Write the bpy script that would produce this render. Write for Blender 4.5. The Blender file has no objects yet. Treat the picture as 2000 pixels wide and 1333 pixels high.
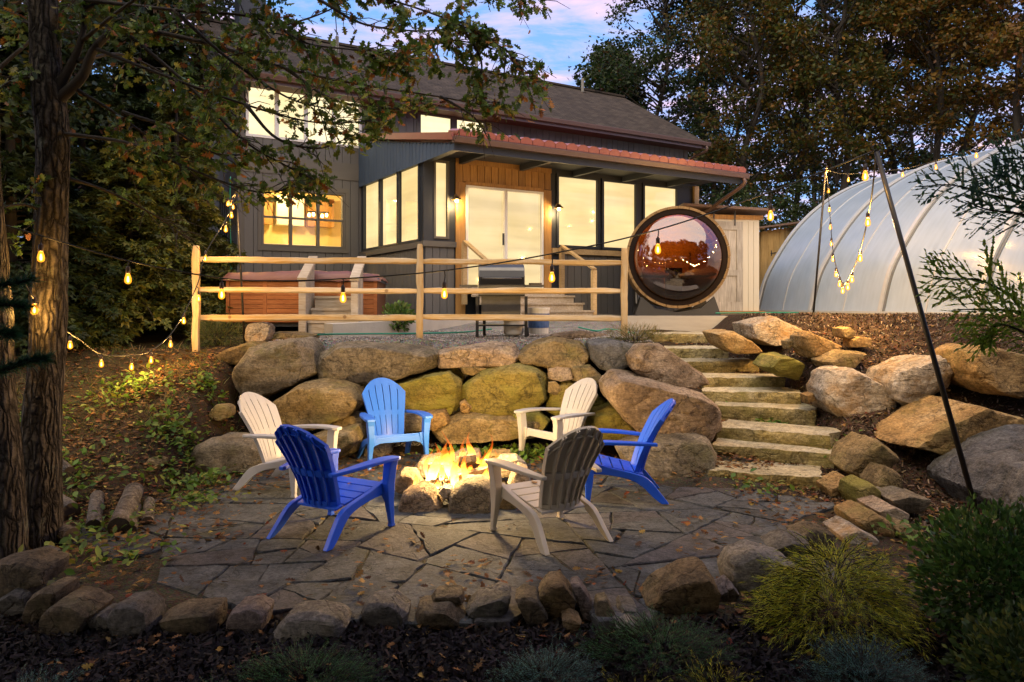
import bpy, math, random
import numpy as np
from mathutils import Vector, Matrix, noise as mnoise
R = math.radians
random.seed(7); rng = np.random.default_rng(7)
sc = bpy.context.scene
COL = sc.collection

# ------------------------------------------------------------------ camera
F, CX, HY, EYE = 1450.0, 1000.0, 595.0, 1.9      # focal length in photo pixels, horizon row, eye height
cam = bpy.data.cameras.new('camera'); cam.sensor_width = 36; cam.lens = 36 * F / 2000
cam.shift_y = -(666.5 - HY) / 2000; cam.clip_start = 0.05; cam.clip_end = 2000
cam_o = bpy.data.objects.new('camera', cam); COL.objects.link(cam_o)
cam_o.location = (0, 0, EYE); cam_o.rotation_euler = (R(90), 0, 0); sc.camera = cam_o

# ------------------------------------------------------------------ sky: dusk, pink-lit clouds
SUN_EL, SUN_AZ = R(46.0), R(-160)                # veiled low sun, behind the viewer to the left
w = bpy.data.worlds.new('World'); sc.world = w; w.use_nodes = True
nt = w.node_tree; N = nt.nodes; L = nt.links; N.clear()
out = N.new('ShaderNodeOutputWorld'); bg = N.new('ShaderNodeBackground'); bg.inputs[1].default_value = 0.057
sky = N.new('ShaderNodeTexSky'); sky.sky_type = 'NISHITA'; sky.sun_disc = False
sky.sun_elevation = SUN_EL; sky.sun_rotation = SUN_AZ; sky.altitude = 200; sky.dust_density = 0.6; sky.ozone_density = 2.5
tc = N.new('ShaderNodeTexCoord'); sep = N.new('ShaderNodeSeparateXYZ'); L.new(tc.outputs['Generated'], sep.inputs[0])
zc = N.new('ShaderNodeMath'); zc.operation = 'MAXIMUM'; zc.inputs[1].default_value = 0.06; L.new(sep.outputs[2], zc.inputs[0])
dx = N.new('ShaderNodeMath'); dx.operation = 'DIVIDE'; L.new(sep.outputs[0], dx.inputs[0]); L.new(zc.outputs[0], dx.inputs[1])
dy = N.new('ShaderNodeMath'); dy.operation = 'DIVIDE'; L.new(sep.outputs[1], dy.inputs[0]); L.new(zc.outputs[0], dy.inputs[1])
cb = N.new('ShaderNodeCombineXYZ'); L.new(dx.outputs[0], cb.inputs[0]); L.new(dy.outputs[0], cb.inputs[1])
mp = N.new('ShaderNodeMapping'); mp.inputs['Scale'].default_value = (0.75, 1.15, 1); mp.inputs['Location'].default_value = (3.1, 1.4, 0); L.new(cb.outputs[0], mp.inputs[0])
n1 = N.new('ShaderNodeTexNoise'); n1.inputs['Scale'].default_value = 1.7; n1.inputs['Detail'].default_value = 9; n1.inputs['Roughness'].default_value = 0.6; n1.inputs['Distortion'].default_value = 0.35
L.new(mp.outputs[0], n1.inputs['Vector'])
cr = N.new('ShaderNodeValToRGB'); cr.color_ramp.elements[0].position = 0.44; cr.color_ramp.elements[1].position = 0.70; L.new(n1.outputs[0], cr.inputs[0])
n2 = N.new('ShaderNodeTexNoise'); n2.inputs['Scale'].default_value = 0.6; L.new(mp.outputs[0], n2.inputs['Vector'])
cc = N.new('ShaderNodeValToRGB'); e = cc.color_ramp.elements
e[0].position = 0.35; e[0].color = (6.0, 4.0, 5.0, 1); e[1].position = 0.65; e[1].color = (7.2, 4.6, 4.6, 1); L.new(n2.outputs[0], cc.inputs[0])
tint = N.new('ShaderNodeMix'); tint.data_type = 'RGBA'; tint.blend_type = 'MIX'; tint.inputs[0].default_value = 0.75
L.new(sky.outputs[0], tint.inputs[6]); tint.inputs[7].default_value = (1.25, 2.75, 6.0, 1)      # the deep blue air above the low sun's band
mx = N.new('ShaderNodeMix'); mx.data_type = 'RGBA'; L.new(cr.outputs[0], mx.inputs[0]); L.new(tint.outputs[2], mx.inputs[6]); L.new(cc.outputs[0], mx.inputs[7])
L.new(mx.outputs[2], bg.inputs[0]); L.new(bg.outputs[0], out.inputs[0])

sl = bpy.data.lights.new('sun', 'SUN'); sl.energy = 1.5; sl.angle = R(100); sl.color = (1.0, 0.80, 0.48)
so = bpy.data.objects.new('sun', sl); COL.objects.link(so)
sd = Vector((math.sin(SUN_AZ) * math.cos(SUN_EL), math.cos(SUN_AZ) * math.cos(SUN_EL), math.sin(SUN_EL)))
so.rotation_euler = sd.to_track_quat('Z', 'Y').to_euler(); so.location = (0, 10, 30)

vs = sc.view_settings; vs.view_transform = 'Standard'; vs.look = 'None'; vs.gamma = 1; vs.exposure = 1.9; vs.use_curve_mapping = False
cy = sc.cycles; cy.use_denoising = True; cy.max_bounces = 5; cy.diffuse_bounces = 2; cy.glossy_bounces = 3; cy.adaptive_threshold = 0.02
cy.transmission_bounces = 5; cy.transparent_max_bounces = 14; cy.sample_clamp_indirect = 4; cy.caustics_reflective = False; cy.caustics_refractive = False

# ------------------------------------------------------------------ helpers
def P(px, py, Y):
    return Vector(((px - CX) / F * Y, Y, EYE - (py - HY) / F * Y))

def mesh_np(name, V, Fc, smooth=False):
    """V (n,3) array, Fc list of faces or (m,k) array"""
    me = bpy.data.meshes.new(name)
    V = np.asarray(V, dtype=np.float32)
    if isinstance(Fc, np.ndarray):
        m, k = Fc.shape
        me.vertices.add(len(V)); me.vertices.foreach_set('co', V.ravel())
        me.loops.add(m * k); me.loops.foreach_set('vertex_index', Fc.astype(np.int32).ravel())
        me.polygons.add(m); me.polygons.foreach_set('loop_start', np.arange(0, m * k, k, dtype=np.int32))
        me.update(calc_edges=True)
    else:
        me.from_pydata(V.tolist(), [], Fc); me.update()
    if smooth:
        me.polygons.foreach_set('use_smooth', np.ones(len(me.polygons), dtype=bool))
    return me

def link(name, me, mat=None, parent=None, loc=None, rot=None, label=None, cat=None, group=None, kind=None):
    o = bpy.data.objects.new(name, me); COL.objects.link(o)
    if mat is not None and me is not None and len(me.materials) == 0: me.materials.append(mat)
    if parent is not None: o.parent = parent
    if loc is not None: o.location = loc
    if rot is not None: o.rotation_euler = rot
    tag(o, label, cat, group, kind)
    return o

def tag(o, label=None, cat=None, group=None, kind=None):
    if label: o['label'] = label
    if cat: o['category'] = cat
    if group: o['group'] = group
    if kind: o['kind'] = kind
    return o

def empty(name, loc=(0, 0, 0), rz=0, **k):
    o = bpy.data.objects.new(name, None); COL.objects.link(o); o.location = loc; o.rotation_euler = (0, 0, rz); o.empty_display_size = 0.1
    tag(o, k.get('label'), k.get('cat'), k.get('group'), k.get('kind')); return o

def copy_tree(o, parent=None):
    c = o.copy(); COL.objects.link(c); c.parent = parent
    for ch in o.children: copy_tree(ch, c)
    return c

class MB:
    """collects pieces of one part"""
    def __init__(s): s.v = []; s.f = []
    def add(s, V, Fc):
        b = len(s.v); s.v += [tuple(p) for p in V]; s.f += [tuple(i + b for i in f) for f in Fc]; return s
    def box(s, a, b):
        (x0, y0, z0), (x1, y1, z1) = a, b
        return s.add([(x0, y0, z0), (x1, y0, z0), (x1, y1, z0), (x0, y1, z0), (x0, y0, z1), (x1, y0, z1), (x1, y1, z1), (x0, y1, z1)], CUBE_F)
    def tube(s, pts, rad, n=8, cap=True):
        V, Fc = tube(pts, rad, n, cap); return s.add(V, Fc)
    def prism(s, poly, axis, a, b):
        """poly 2-D outline extruded along axis 'x','y','z' from a to b"""
        n = len(poly)
        def p3(p, h): return (h, p[0], p[1]) if axis == 'x' else ((p[0], h, p[1]) if axis == 'y' else (p[0], p[1], h))
        return s.add([p3(p, a) for p in poly] + [p3(p, b) for p in poly], [tuple(range(n))[::-1], tuple(range(n, 2 * n))] + [(i, (i + 1) % n, n + (i + 1) % n, n + i) for i in range(n)])
    def lathe(s, prof, n=16, c=(0, 0, 0)):
        V = []; Fc = []
        for r, z in prof:
            for k in range(n):
                a = 2 * math.pi * k / n; V.append((c[0] + r * math.cos(a), c[1] + r * math.sin(a), c[2] + z))
        for i in range(len(prof) - 1):
            for k in range(n):
                k2 = (k + 1) % n; Fc.append((i * n + k, i * n + k2, (i + 1) * n + k2, (i + 1) * n + k))
        return s.add(V, Fc)
    def mesh(s, name, smooth=False):
        me = bpy.data.meshes.new(name); me.from_pydata(s.v, [], s.f)
        import bmesh
        bm = bmesh.new(); bm.from_mesh(me); bmesh.ops.recalc_face_normals(bm, faces=bm.faces); bm.to_mesh(me); bm.free()
        if smooth: me.polygons.foreach_set('use_smooth', np.ones(len(me.polygons), dtype=bool))
        me.update(); return me
    def build(s, name, mat, parent=None, smooth=False, bevel=0, **k):
        o = link(name, s.mesh(name, smooth), mat, parent, **k)
        if bevel:
            m = o.modifiers.new('bevel', 'BEVEL'); m.width = bevel; m.segments = 2; m.limit_method = 'ANGLE'
        return o
CUBE_F = [(0, 3, 2, 1), (4, 5, 6, 7), (0, 1, 5, 4), (1, 2, 6, 5), (2, 3, 7, 6), (3, 0, 4, 7)]

def tube(pts, rad, n=8, cap=True):
    pts = [Vector(p) for p in pts]; m = len(pts)
    if not hasattr(rad, '__len__'): rad = [rad] * m
    T = [(pts[min(i + 1, m - 1)] - pts[max(i - 1, 0)]).normalized() for i in range(m)]
    up = Vector((0, 0, 1)) if abs(T[0].z) < 0.9 else Vector((1, 0, 0))
    nn = T[0].cross(up).normalized(); V = []; Fc = []
    for i in range(m):
        nn = (nn - T[i] * nn.dot(T[i]))
        nn = nn.normalized() if nn.length > 1e-6 else T[i].orthogonal().normalized()
        b = T[i].cross(nn)
        for k in range(n):
            a = 2 * math.pi * k / n
            V.append(tuple(pts[i] + (nn * math.cos(a) + b * math.sin(a)) * rad[i]))
    for i in range(m - 1):
        for k in range(n):
            k2 = (k + 1) % n; Fc.append((i * n + k, i * n + k2, (i + 1) * n + k2, (i + 1) * n + k))
    if cap: Fc.append(tuple(range(n))[::-1]); Fc.append(tuple(range((m - 1) * n, m * n)))
    return V, Fc

def spline(pts, n=8):
    """Catmull-Rom through pts"""
    pts = [Vector(p) for p in pts]; q = [pts[0] * 2 - pts[1]] + pts + [pts[-1] * 2 - pts[-2]]; o = []
    for i in range(1, len(q) - 2):
        for k in range(n):
            t = k / n; a, b, c, d = q[i - 1], q[i], q[i + 1], q[i + 2]
            o.append(0.5 * (2 * b + (c - a) * t + (2 * a - 5 * b + 4 * c - d) * t * t + (3 * b - a - 3 * c + d) * t ** 3))
    o.append(pts[-1]); return o

# unit cube shared by boards, rails and the like (scaled objects)
UNIT = mesh_np('unit_board', [(-.5, -.5, -.5), (.5, -.5, -.5), (.5, .5, -.5), (-.5, .5, -.5), (-.5, -.5, .5), (.5, -.5, .5), (.5, .5, .5), (-.5, .5, .5)], CUBE_F)
_ub = {}
def slab(name, a, b, mat, parent=None, **k):
    """box object from corner a to corner b, sharing the unit cube of its material"""
    if mat.name not in _ub:
        me = UNIT.copy(); me.materials.append(mat); _ub[mat.name] = me
    o = link(name, _ub[mat.name], None, parent, **k)
    o.location = [(p + q) / 2 for p, q in zip(a, b)]; o.scale = [max(abs(q - p), 1e-4) for p, q in zip(a, b)]
    return o

# ------------------------------------------------------------------ materials
MATS = {}
def nodes(name):
    m = bpy.data.materials.new(name); m.use_nodes = True; t = m.node_tree; t.nodes.clear()
    o = t.nodes.new('ShaderNodeOutputMaterial'); return m, t, o
def nn(t, typ, ins=None, **props):
    n = t.nodes.new('ShaderNode' + typ)
    for k, v in props.items(): setattr(n, k, v)
    for k, v in (ins or {}).items():
        if hasattr(v, 'is_linked') or hasattr(v, 'links'): t.links.new(v, n.inputs[k])
        else: n.inputs[k].default_value = v
    return n
def rgb(c): return (c[0], c[1], c[2], 1)
def ramp(t, fac, stops):
    n = t.nodes.new('ShaderNodeValToRGB'); e = n.color_ramp.elements
    while len(e) < len(stops): e.new(0.5)
    for i, (p, c) in enumerate(stops): e[i].position = p; e[i].color = rgb(c) if hasattr(c, '__len__') else (c, c, c, 1)
    t.links.new(fac, n.inputs[0]); return n.outputs[0]
def mixc(t, fac, a, b, mode='MIX'):
    n = t.nodes.new('ShaderNodeMix'); n.data_type = 'RGBA'; n.blend_type = mode
    for s, v in ((0, fac), (6, a), (7, b)):
        if hasattr(v, 'links'): t.links.new(v, n.inputs[s])
        else: n.inputs[s].default_value = v if not hasattr(v, '__len__') else rgb(v)
    return n.outputs[2]
def coords(t, scale=(1, 1, 1), rnd=True, kind='Object'):
    tcn = t.nodes.new('ShaderNodeTexCoord'); mpn = t.nodes.new('ShaderNodeMapping'); mpn.inputs['Scale'].default_value = scale
    t.links.new(tcn.outputs[kind], mpn.inputs[0])
    if rnd:
        oi = t.nodes.new('ShaderNodeObjectInfo'); mm = nn(t, 'Math', {0: oi.outputs['Random'], 1: 37.0}, operation='MULTIPLY')
        t.links.new(mm.outputs[0], mpn.inputs['Location']); return mpn.outputs[0], oi.outputs['Random']
    return mpn.outputs[0], None
def vary(t, col, rnd, amt):
    """brightness differs a little from piece to piece"""
    mr = nn(t, 'MapRange', {0: rnd, 3: 1 - amt, 4: 1 + amt})
    return mixc(t, 1.0, col, mr.outputs[0], 'MULTIPLY')
def surf(t, o, col, rough=0.7, bump=None, bs=0.3, bd=0.02, metal=0.0, spec=0.4, **extra):
    b = t.nodes.new('ShaderNodeBsdfPrincipled')
    if hasattr(col, 'links'): t.links.new(col, b.inputs['Base Color'])
    else: b.inputs['Base Color'].default_value = rgb(col)
    if hasattr(rough, 'links'): t.links.new(rough, b.inputs['Roughness'])
    else: b.inputs['Roughness'].default_value = rough
    b.inputs['Metallic'].default_value = metal; b.inputs['Specular IOR Level'].default_value = spec
    if bump is not None:
        bn = nn(t, 'Bump', {'Strength': bs, 'Distance': bd, 'Height': bump}); t.links.new(bn.outputs[0], b.inputs['Normal'])
    t.links.new(b.outputs[0], o.inputs[0]); return b

def plain(name, col, rough=0.6, metal=0.0, spec=0.4, var=0.12, scale=6.0, bs=0.1):
    if name in MATS: return MATS[name]
    m, t, o = nodes(name); v, r = coords(t)
    a = nn(t, 'TexNoise', {'Vector': v, 'Scale': scale, 'Detail': 5.0, 'Roughness': 0.6})
    c = mixc(t, a.outputs[0], [x * (1 - var * 1.4) for x in col], [min(1, x * (1 + var)) for x in col])
    f = nn(t, 'TexNoise', {'Vector': v, 'Scale': scale * 9, 'Detail': 3.0})
    surf(t, o, vary(t, c, r, var * 0.5), rough, f.outputs[0], bs, 0.01, metal, spec); MATS[name] = m; return m

def wood(name, c1, c2, rough=0.7, axis=0, scale=3.0, bs=0.25, grey=None):
    if name in MATS: return MATS[name]
    m, t, o = nodes(name); s = [14, 14, 14]; s[axis] = 0.9
    tcn = t.nodes.new('ShaderNodeTexCoord'); geo = t.nodes.new('ShaderNodeNewGeometry')
    oi = t.nodes.new('ShaderNodeObjectInfo')
    # world-scaled grain: object axes scaled by the object's own size would squeeze, so use position
    mpn = t.nodes.new('ShaderNodeMapping'); mpn.inputs['Scale'].default_value = s; t.links.new(geo.outputs['Position'], mpn.inputs[0])
    mm = nn(t, 'Math', {0: oi.outputs['Random'], 1: 37.0}, operation='MULTIPLY'); t.links.new(mm.outputs[0], mpn.inputs['Location'])
    a = nn(t, 'TexNoise', {'Vector': mpn.outputs[0], 'Scale': scale, 'Detail': 6.0, 'Roughness': 0.65, 'Distortion': 0.4})
    b = nn(t, 'TexNoise', {'Vector': geo.outputs['Position'], 'Scale': 2.2, 'Detail': 4.0})
    c = ramp(t, a.outputs[0], [(0.3, c1), (0.68, c2)])
    c = mixc(t, ramp(t, b.outputs[0], [(0.42, 0.0), (0.75, 0.45)]), c, [x * 0.55 for x in c1])
    if grey is not None:                          # silvered, split faces
        gp_ = nn(t, 'Mapping', {'Vector': geo.outputs['Position'], 'Scale': [x * .16 for x in s]}); g_ = nn(t, 'TexNoise', {'Vector': gp_.outputs[0], 'Scale': 4.0, 'Detail': 7.0, 'Roughness': 0.7})
        c = mixc(t, ramp(t, g_.outputs[0], [(0.42, 0.0), (0.60, 0.85)]), c, grey); k_ = nn(t, 'TexVoronoi', {'Vector': geo.outputs['Position'], 'Scale': 3.3}); c = mixc(t, ramp(t, k_.outputs['Distance'], [(0.06, 0.75), (0.11, 0.0)]), c, (.13, .07, .03))
    surf(t, o, vary(t, c, oi.outputs['Random'], 0.16), rough, a.outputs[0], bs, 0.01); MATS[name] = m; return m

def stone(name, c1, c2, c3, moss=None, mossamt=0.5, scale=1.6, bs=0.55, strata=0.5, pale=None):
    if name in MATS: return MATS[name]
    m, t, o = nodes(name); v, r = coords(t)
    big = nn(t, 'TexNoise', {'Vector': v, 'Scale': scale, 'Detail': 8.0, 'Roughness': 0.62, 'Distortion': 0.6})
    c = ramp(t, big.outputs[0], [(0.28, c1), (0.5, c2), (0.74, c3)])
    fine = nn(t, 'TexNoise', {'Vector': v, 'Scale': 34.0, 'Detail': 8.0, 'Roughness': 0.75})
    c = mixc(t, 0.9, c, ramp(t, fine.outputs[0], [(0.30, 0.30), (0.5, 0.9), (0.72, 1.55)]), 'MULTIPLY')
    mid = nn(t, 'TexNoise', {'Vector': v, 'Scale': 8.0, 'Detail': 9.0, 'Roughness': 0.72, 'Distortion': 0.5})
    c = mixc(t, 0.85, c, ramp(t, mid.outputs[0], [(0.36, 0.42), (0.48, 0.95), (0.66, 1.25)]), 'MULTIPLY')
    crk = nn(t, 'TexVoronoi', {'Vector': v, 'Scale': 1.7, 'Randomness': 1.0}, feature='DISTANCE_TO_EDGE')
    dw = nn(t, 'TexNoise', {'Vector': v, 'Scale': 5.0, 'Detail': 6.0})
    vv = nn(t, 'MixRGB', {0: 0.35, 1: v, 2: dw.outputs['Color']}); t.links.new(vv.outputs[0], crk.inputs['Vector'])
    c = mixc(t, ramp(t, crk.outputs['Distance'], [(0.0, 0.4), (0.010, 0.0)]), c, [x * 0.3 for x in c1])
    if moss is not None:
        mo = nn(t, 'TexNoise', {'Vector': v, 'Scale': 2.3, 'Detail': 7.0, 'Roughness': 0.7})
        c = mixc(t, ramp(t, mo.outputs[0], [(0.60 - mossamt * 0.25, 0.0), (0.78 - mossamt * 0.2, 0.85)]), c, moss)
    if pale is not None:
        pl = nn(t, 'TexNoise', {'Vector': v, 'Scale': 7.0, 'Detail': 9.0, 'Roughness': 0.8})
        c = mixc(t, ramp(t, pl.outputs[0], [(0.55, 0.0), (0.66, 0.7)]), c, pale)
    mv, _ = coords(t, (1.2, 1.2, 7))
    st = nn(t, 'TexNoise', {'Vector': mv, 'Scale': 2.2, 'Detail': 6.0, 'Roughness': 0.6, 'Distortion': 0.8})
    c = mixc(t, min(1.0, strata * 1.1), c, ramp(t, st.outputs[0], [(0.40, 1.0), (0.445, 0.40), (0.47, 1.1), (0.55, 1.0), (0.585, 0.5), (0.61, 1.1)]), 'MULTIPLY')
    h = nn(t, 'Math', {0: st.outputs[0], 1: strata * 2}, operation='MULTIPLY')
    h1 = nn(t, 'MixRGB', {0: 0.5, 1: mid.outputs[0], 2: fine.outputs[0]}); h2 = nn(t, 'MixRGB', {0: 0.6, 1: h.outputs[0], 2: h1.outputs[0]})
    h3 = nn(t, 'Math', {0: h2.outputs[0], 1: nn(t, 'MapRange', {0: crk.outputs['Distance'], 2: 0.015, 3: -0.25, 4: 0.0}).outputs[0]}, operation='ADD')
    surf(t, o, vary(t, c, r, 0.14), 0.85, h3.outputs[0], min(1.0, bs * 1.5), 0.09, spec=0.25); MATS[name] = m; return m

def barkmat(name, c1, c2, c3):
    m, t, o = nodes(name); geo = nn(t, 'NewGeometry'); mp_ = nn(t, 'Mapping', {'Vector': geo.outputs['Position'], 'Scale': (1, 1, .16)})
    wv = nn(t, 'TexNoise', {'Vector': geo.outputs['Position'], 'Scale': 6.0, 'Detail': 4.0}); vv = nn(t, 'MixRGB', {0: .06, 1: mp_.outputs[0], 2: wv.outputs['Color']})
    vo = nn(t, 'TexVoronoi', {'Vector': vv.outputs[0], 'Scale': 26.0}, feature='DISTANCE_TO_EDGE'); n_ = nn(t, 'TexNoise', {'Vector': geo.outputs['Position'], 'Scale': 45.0, 'Detail': 6.0, 'Roughness': .7})
    c = ramp(t, vo.outputs['Distance'], [(0.0, c1), (.12, c2), (.4, c3)]); c = mixc(t, .8, c, ramp(t, n_.outputs[0], [(.3, .45), (.7, 1.4)]), 'MULTIPLY')
    li = nn(t, 'TexNoise', {'Vector': geo.outputs['Position'], 'Scale': 3.5, 'Detail': 7.0, 'Roughness': .7}); c = mixc(t, ramp(t, li.outputs[0], [(.58, 0.0), (.68, .5)]), c, (.19, .20, .16))
    h = nn(t, 'MixRGB', {0: .3, 1: ramp(t, vo.outputs['Distance'], [(0.0, 0.0), (.3, 1.0)]), 2: n_.outputs[0]})
    surf(t, o, c, .95, h.outputs[0], 1.0, .03, spec=.15); MATS[name] = m; return m

def leafmat(name, rough=0.55, trans=0.35, spec=0.3):
    """leaf colour comes from the leaf itself (per-leaf colour attribute)"""
    if name in MATS: return MATS[name]
    m, t, o = nodes(name); a = nn(t, 'Attribute', attribute_name='leafcol')
    b = nn(t, 'BsdfPrincipled', {'Base Color': a.outputs['Color'], 'Roughness': rough, 'Specular IOR Level': spec})
    tr = nn(t, 'BsdfTranslucent', {'Color': a.outputs['Color']})
    mxs = nn(t, 'MixShader', {0: trans, 1: b.outputs[0], 2: tr.outputs[0]}); t.links.new(mxs.outputs[0], o.inputs[0]); MATS[name] = m; return m

def emit(name, col, strength):
    if name in MATS: return MATS[name]
    m, t, o = nodes(name); e_ = nn(t, 'Emission', {'Color': rgb(col), 'Strength': strength}); t.links.new(e_.outputs[0], o.inputs[0]); MATS[name] = m; return m

# ------------------------------------------------------------------ leaf scattering
def leaf_template(kind):
    if kind == 'oak':
        half = [(0.0, 0.0), (0.05, 0.14), (0.20, 0.20), (0.08, 0.32), (0.33, 0.44), (0.12, 0.55), (0.34, 0.72), (0.13, 0.78), (0.16, 0.93), (0.0, 1.0)]
        pts = half + [(-x, y) for x, y in half[-2:0:-1]]
        V = [(0, 0.5, 0.0)] + [(x, y, 0.22 * abs(x) - 0.10 * (y - 0.5) ** 2) for x, y in pts]
        n = len(pts); Fc = [(0, 1 + i, 1 + (i + 1) % n) for i in range(n)]
    elif kind == 'oval':
        half = [(0.0, 0.0), (0.22, 0.25), (0.26, 0.55), (0.0, 1.0)]
        pts = half + [(-x, y) for x, y in half[-2:0:-1]]
        V = [(0, 0.5, 0.0)] + [(x, y, 0.25 * abs(x) - 0.1 * (y - .5) ** 2) for x, y in pts]
        n = len(pts); Fc = [(0, 1 + i, 1 + (i + 1) % n) for i in range(n)]
    elif kind == 'diamond':
        V = [(0, 0, 0), (0.28, 0.5, 0.08), (0, 1, 0), (-0.28, 0.5, 0.08)]; Fc = [(0, 1, 2), (0, 2, 3)]
    elif kind == 'clump':      # a spray of three leaves
        V = []; Fc = []
        for a, s in ((0, 1), (0.9, .8), (-1.0, .85)):
            b = len(V); ca, sa = math.cos(a), math.sin(a)
            for x, y, z in ((0, 0, 0), (.22, .45, .1), (0, 1, -.05), (-.22, .45, .1)): V.append(((x * ca - y * sa) * s, (x * sa + y * ca) * s, z * s + 0.06 * a))
            Fc += [(b, b + 1, b + 2), (b, b + 2, b + 3)]
    elif kind == 'needle':
        V = [(-0.035, 0, 0), (0.035, 0, 0), (0.0, 1, 0.03)]; Fc = [(0, 1, 2)]
    elif kind == 'chip':
        V = [(-.5, -.15, 0), (.5, -.12, .03), (.46, .12, .05), (-.46, .14, .02)]; Fc = [(0, 1, 2), (0, 2, 3)]
    elif kind == 'pebble':
        V = [(.5, 0, 0), (-.5, .05, 0), (0, .42, 0), (.05, -.42, 0), (0, 0, .3), (0, 0, -.3)]
        Fc = [(0, 2, 4), (2, 1, 4), (1, 3, 4), (3, 0, 4), (2, 0, 5), (1, 2, 5), (3, 1, 5), (0, 3, 5)]
    elif kind == 'blade':
        V = [(-.03, 0, 0), (.03, 0, 0), (.02, .5, .06), (-.02, .5, .06), (0, 1, .25)]; Fc = [(0, 1, 2), (0, 2, 3), (3, 2, 4)]
    return np.array(V, float), np.array(Fc, int)
TPL = {k: leaf_template(k) for k in ('oak', 'oval', 'diamond', 'clump', 'needle', 'chip', 'pebble', 'blade')}

def frames(direction, roll, nrm=None):
    """rotation matrices whose Y axis is direction (n,3)"""
    d = direction / np.maximum(np.linalg.norm(direction, axis=1, keepdims=True), 1e-9)
    up = np.tile([0, 0, 1.0], (len(d), 1)) if nrm is None else nrm
    bad = np.abs((d * up).sum(1)) > 0.97; up = np.where(bad[:, None], [1.0, 0, 0], up)
    x = np.cross(d, up); x /= np.linalg.norm(x, axis=1, keepdims=True); z = np.cross(x, d)
    c, s = np.cos(roll)[:, None], np.sin(roll)[:, None]
    x2 = x * c + z * s; z2 = -x * s + z * c
    return np.stack([x2, d, z2], axis=2)
def scatter_mesh(name, kind, pos, rot, size, col, mat):
    V, Fc = TPL[kind]; n = len(pos); size = np.asarray(size, float).reshape(-1, 1, 1) * np.ones((n, 1, 1))
    W = np.einsum('nij,vj->nvi', rot, V) * size + pos[:, None, :]
    FF = (Fc[None] + (np.arange(n) * len(V))[:, None, None]).reshape(-1, 3)
    me = mesh_np(name, W.reshape(-1, 3), FF)
    at = me.color_attributes.new('leafcol', 'FLOAT_COLOR', 'POINT')
    C = np.concatenate([np.repeat(col, len(V), axis=0), np.ones((n * len(V), 1))], axis=1).astype(np.float32)
    at.data.foreach_set('color', C.ravel()); me.materials.append(mat); return me
def randdir(n, flat=0.0):
    d = rng.normal(size=(n, 3)); d[:, 2] *= (1 - flat); return d / np.linalg.norm(d, axis=1, keepdims=True)
def palette(n, cols, wts, jit=0.25):
    cols = np.array(cols, float); k = rng.choice(len(cols), n, p=np.array(wts) / sum(wts)); c = cols[k]
    return np.clip(c * (1 + rng.uniform(-jit, jit, (n, 1))) * (1 + rng.uniform(-.12, .12, (n, 3))), 0.002, 1)
def pnoise(p, s=1.0, o=0.0): return mnoise.noise(Vector((p[0] * s + o, p[1] * s + o * 1.7, p[2] * s - o)))

# ------------------------------------------------------------------ terrain heights
def sm(a, b, x): t = np.clip((x - a) / (b - a), 0, 1); return t * t * (3 - 2 * t)
def hgt(X, Y):
    X = np.asarray(X, float); Y = np.asarray(Y, float)
    zl = np.clip((Y - 6.6) * .34 + (-X - 4) * .06, 0, 1.25) + np.clip(Y - 10.5, 0, 5) * .06
    zr = np.clip(np.interp(Y, [7.1, 8, 10, 11.6, 13.2], [0, .32, 1.14, 1.45, 1.70]) + (X - 4) * .18, 0, 1.70)
    zt = 1.40 + np.clip((Y - 12.2) * .12, 0, .26)
    yw = 10.25 - 1.0 * sm(.9, 2.2, X)
    zc_ = zt * sm(yw - .1, yw + .15, Y)
    zs = np.interp(Y, [7.5, 7.9, 8.5, 9.2, 9.9, 10.2, 10.7, 11.5, 12.1, 13.0, 14.0], [0, .08, .17, .3, .44, .56, .72, .86, 1.02, 1.24, 1.42])
    xl = np.interp(Y, [7.6, 9, 10, 12, 13.1], [2.06, 2.42, 2.58, 2.58, 2.42]); xr = xl + 1.22
    z = zl + (zc_ - zl) * sm(-3.9, -3.3, X)
    z = z + (zs - z) * sm(xl - .75, xl - .05, X)
    z = z + (zr - z) * sm(xr - .02, xr + .5, X)
    far = sm(14.05, 14.5, Y); z = z * (1 - far) + (1.66 + np.clip(Y - 40, 0, 400) * .004) * far
    front = np.clip(4.7 - Y, 0, 1) * .05
    return z - front
# ------------------------------------------------------------------ ground
def axis_pts(dense0, dense1, step, lo, hi):
    a = list(np.arange(dense0, dense1 + 1e-6, step)); s = step; x = dense1
    while x < hi: s *= 1.35; x += s; a.append(x)
    s = step; x = dense0; b = []
    while x > lo: s *= 1.35; x -= s; b.append(x)
    return np.array(b[::-1] + a)
gx = axis_pts(-7.5, 8.5, .1, -260, 260); gy = axis_pts(1.5, 15.5, .1, -200, 420)
GX, GY = np.meshgrid(gx, gy); GZ = hgt(GX, GY)
nz = np.array([mnoise.noise(Vector((x * 1.3, y * 1.3, 3.1))) * .05 + mnoise.noise(Vector((x * 5, y * 5, 1.1))) * .018 for x, y in zip(GX.ravel(), GY.ravel())]).reshape(GX.shape)
patio_mask = sm(-3.6, -3.1, GX) * (1 - sm(2.6, 3.1, GX)) * sm(4.6, 4.9, GY) * (1 - sm(8.9, 9.4, GY))
GZ = GZ + nz * (1 - .8 * patio_mask) + .006 * patio_mask
nyy, nxx = GX.shape
idx = np.arange(nyy * nxx).reshape(nyy, nxx)
gf = np.stack([idx[:-1, :-1], idx[:-1, 1:], idx[1:, 1:], idx[1:, :-1]], axis=-1).reshape(-1, 4)
gme = mesh_np('ground', np.stack([GX, GY, GZ], -1).reshape(-1, 3), gf, smooth=True)
soil = np.zeros((nyy, nxx, 3)); soil[:] = (.045, .030, .017)                     # leaf-strewn soil
def zone(mask, col):
    global soil; soil = soil * (1 - mask[..., None]) + np.array(col) * mask[..., None]
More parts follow.
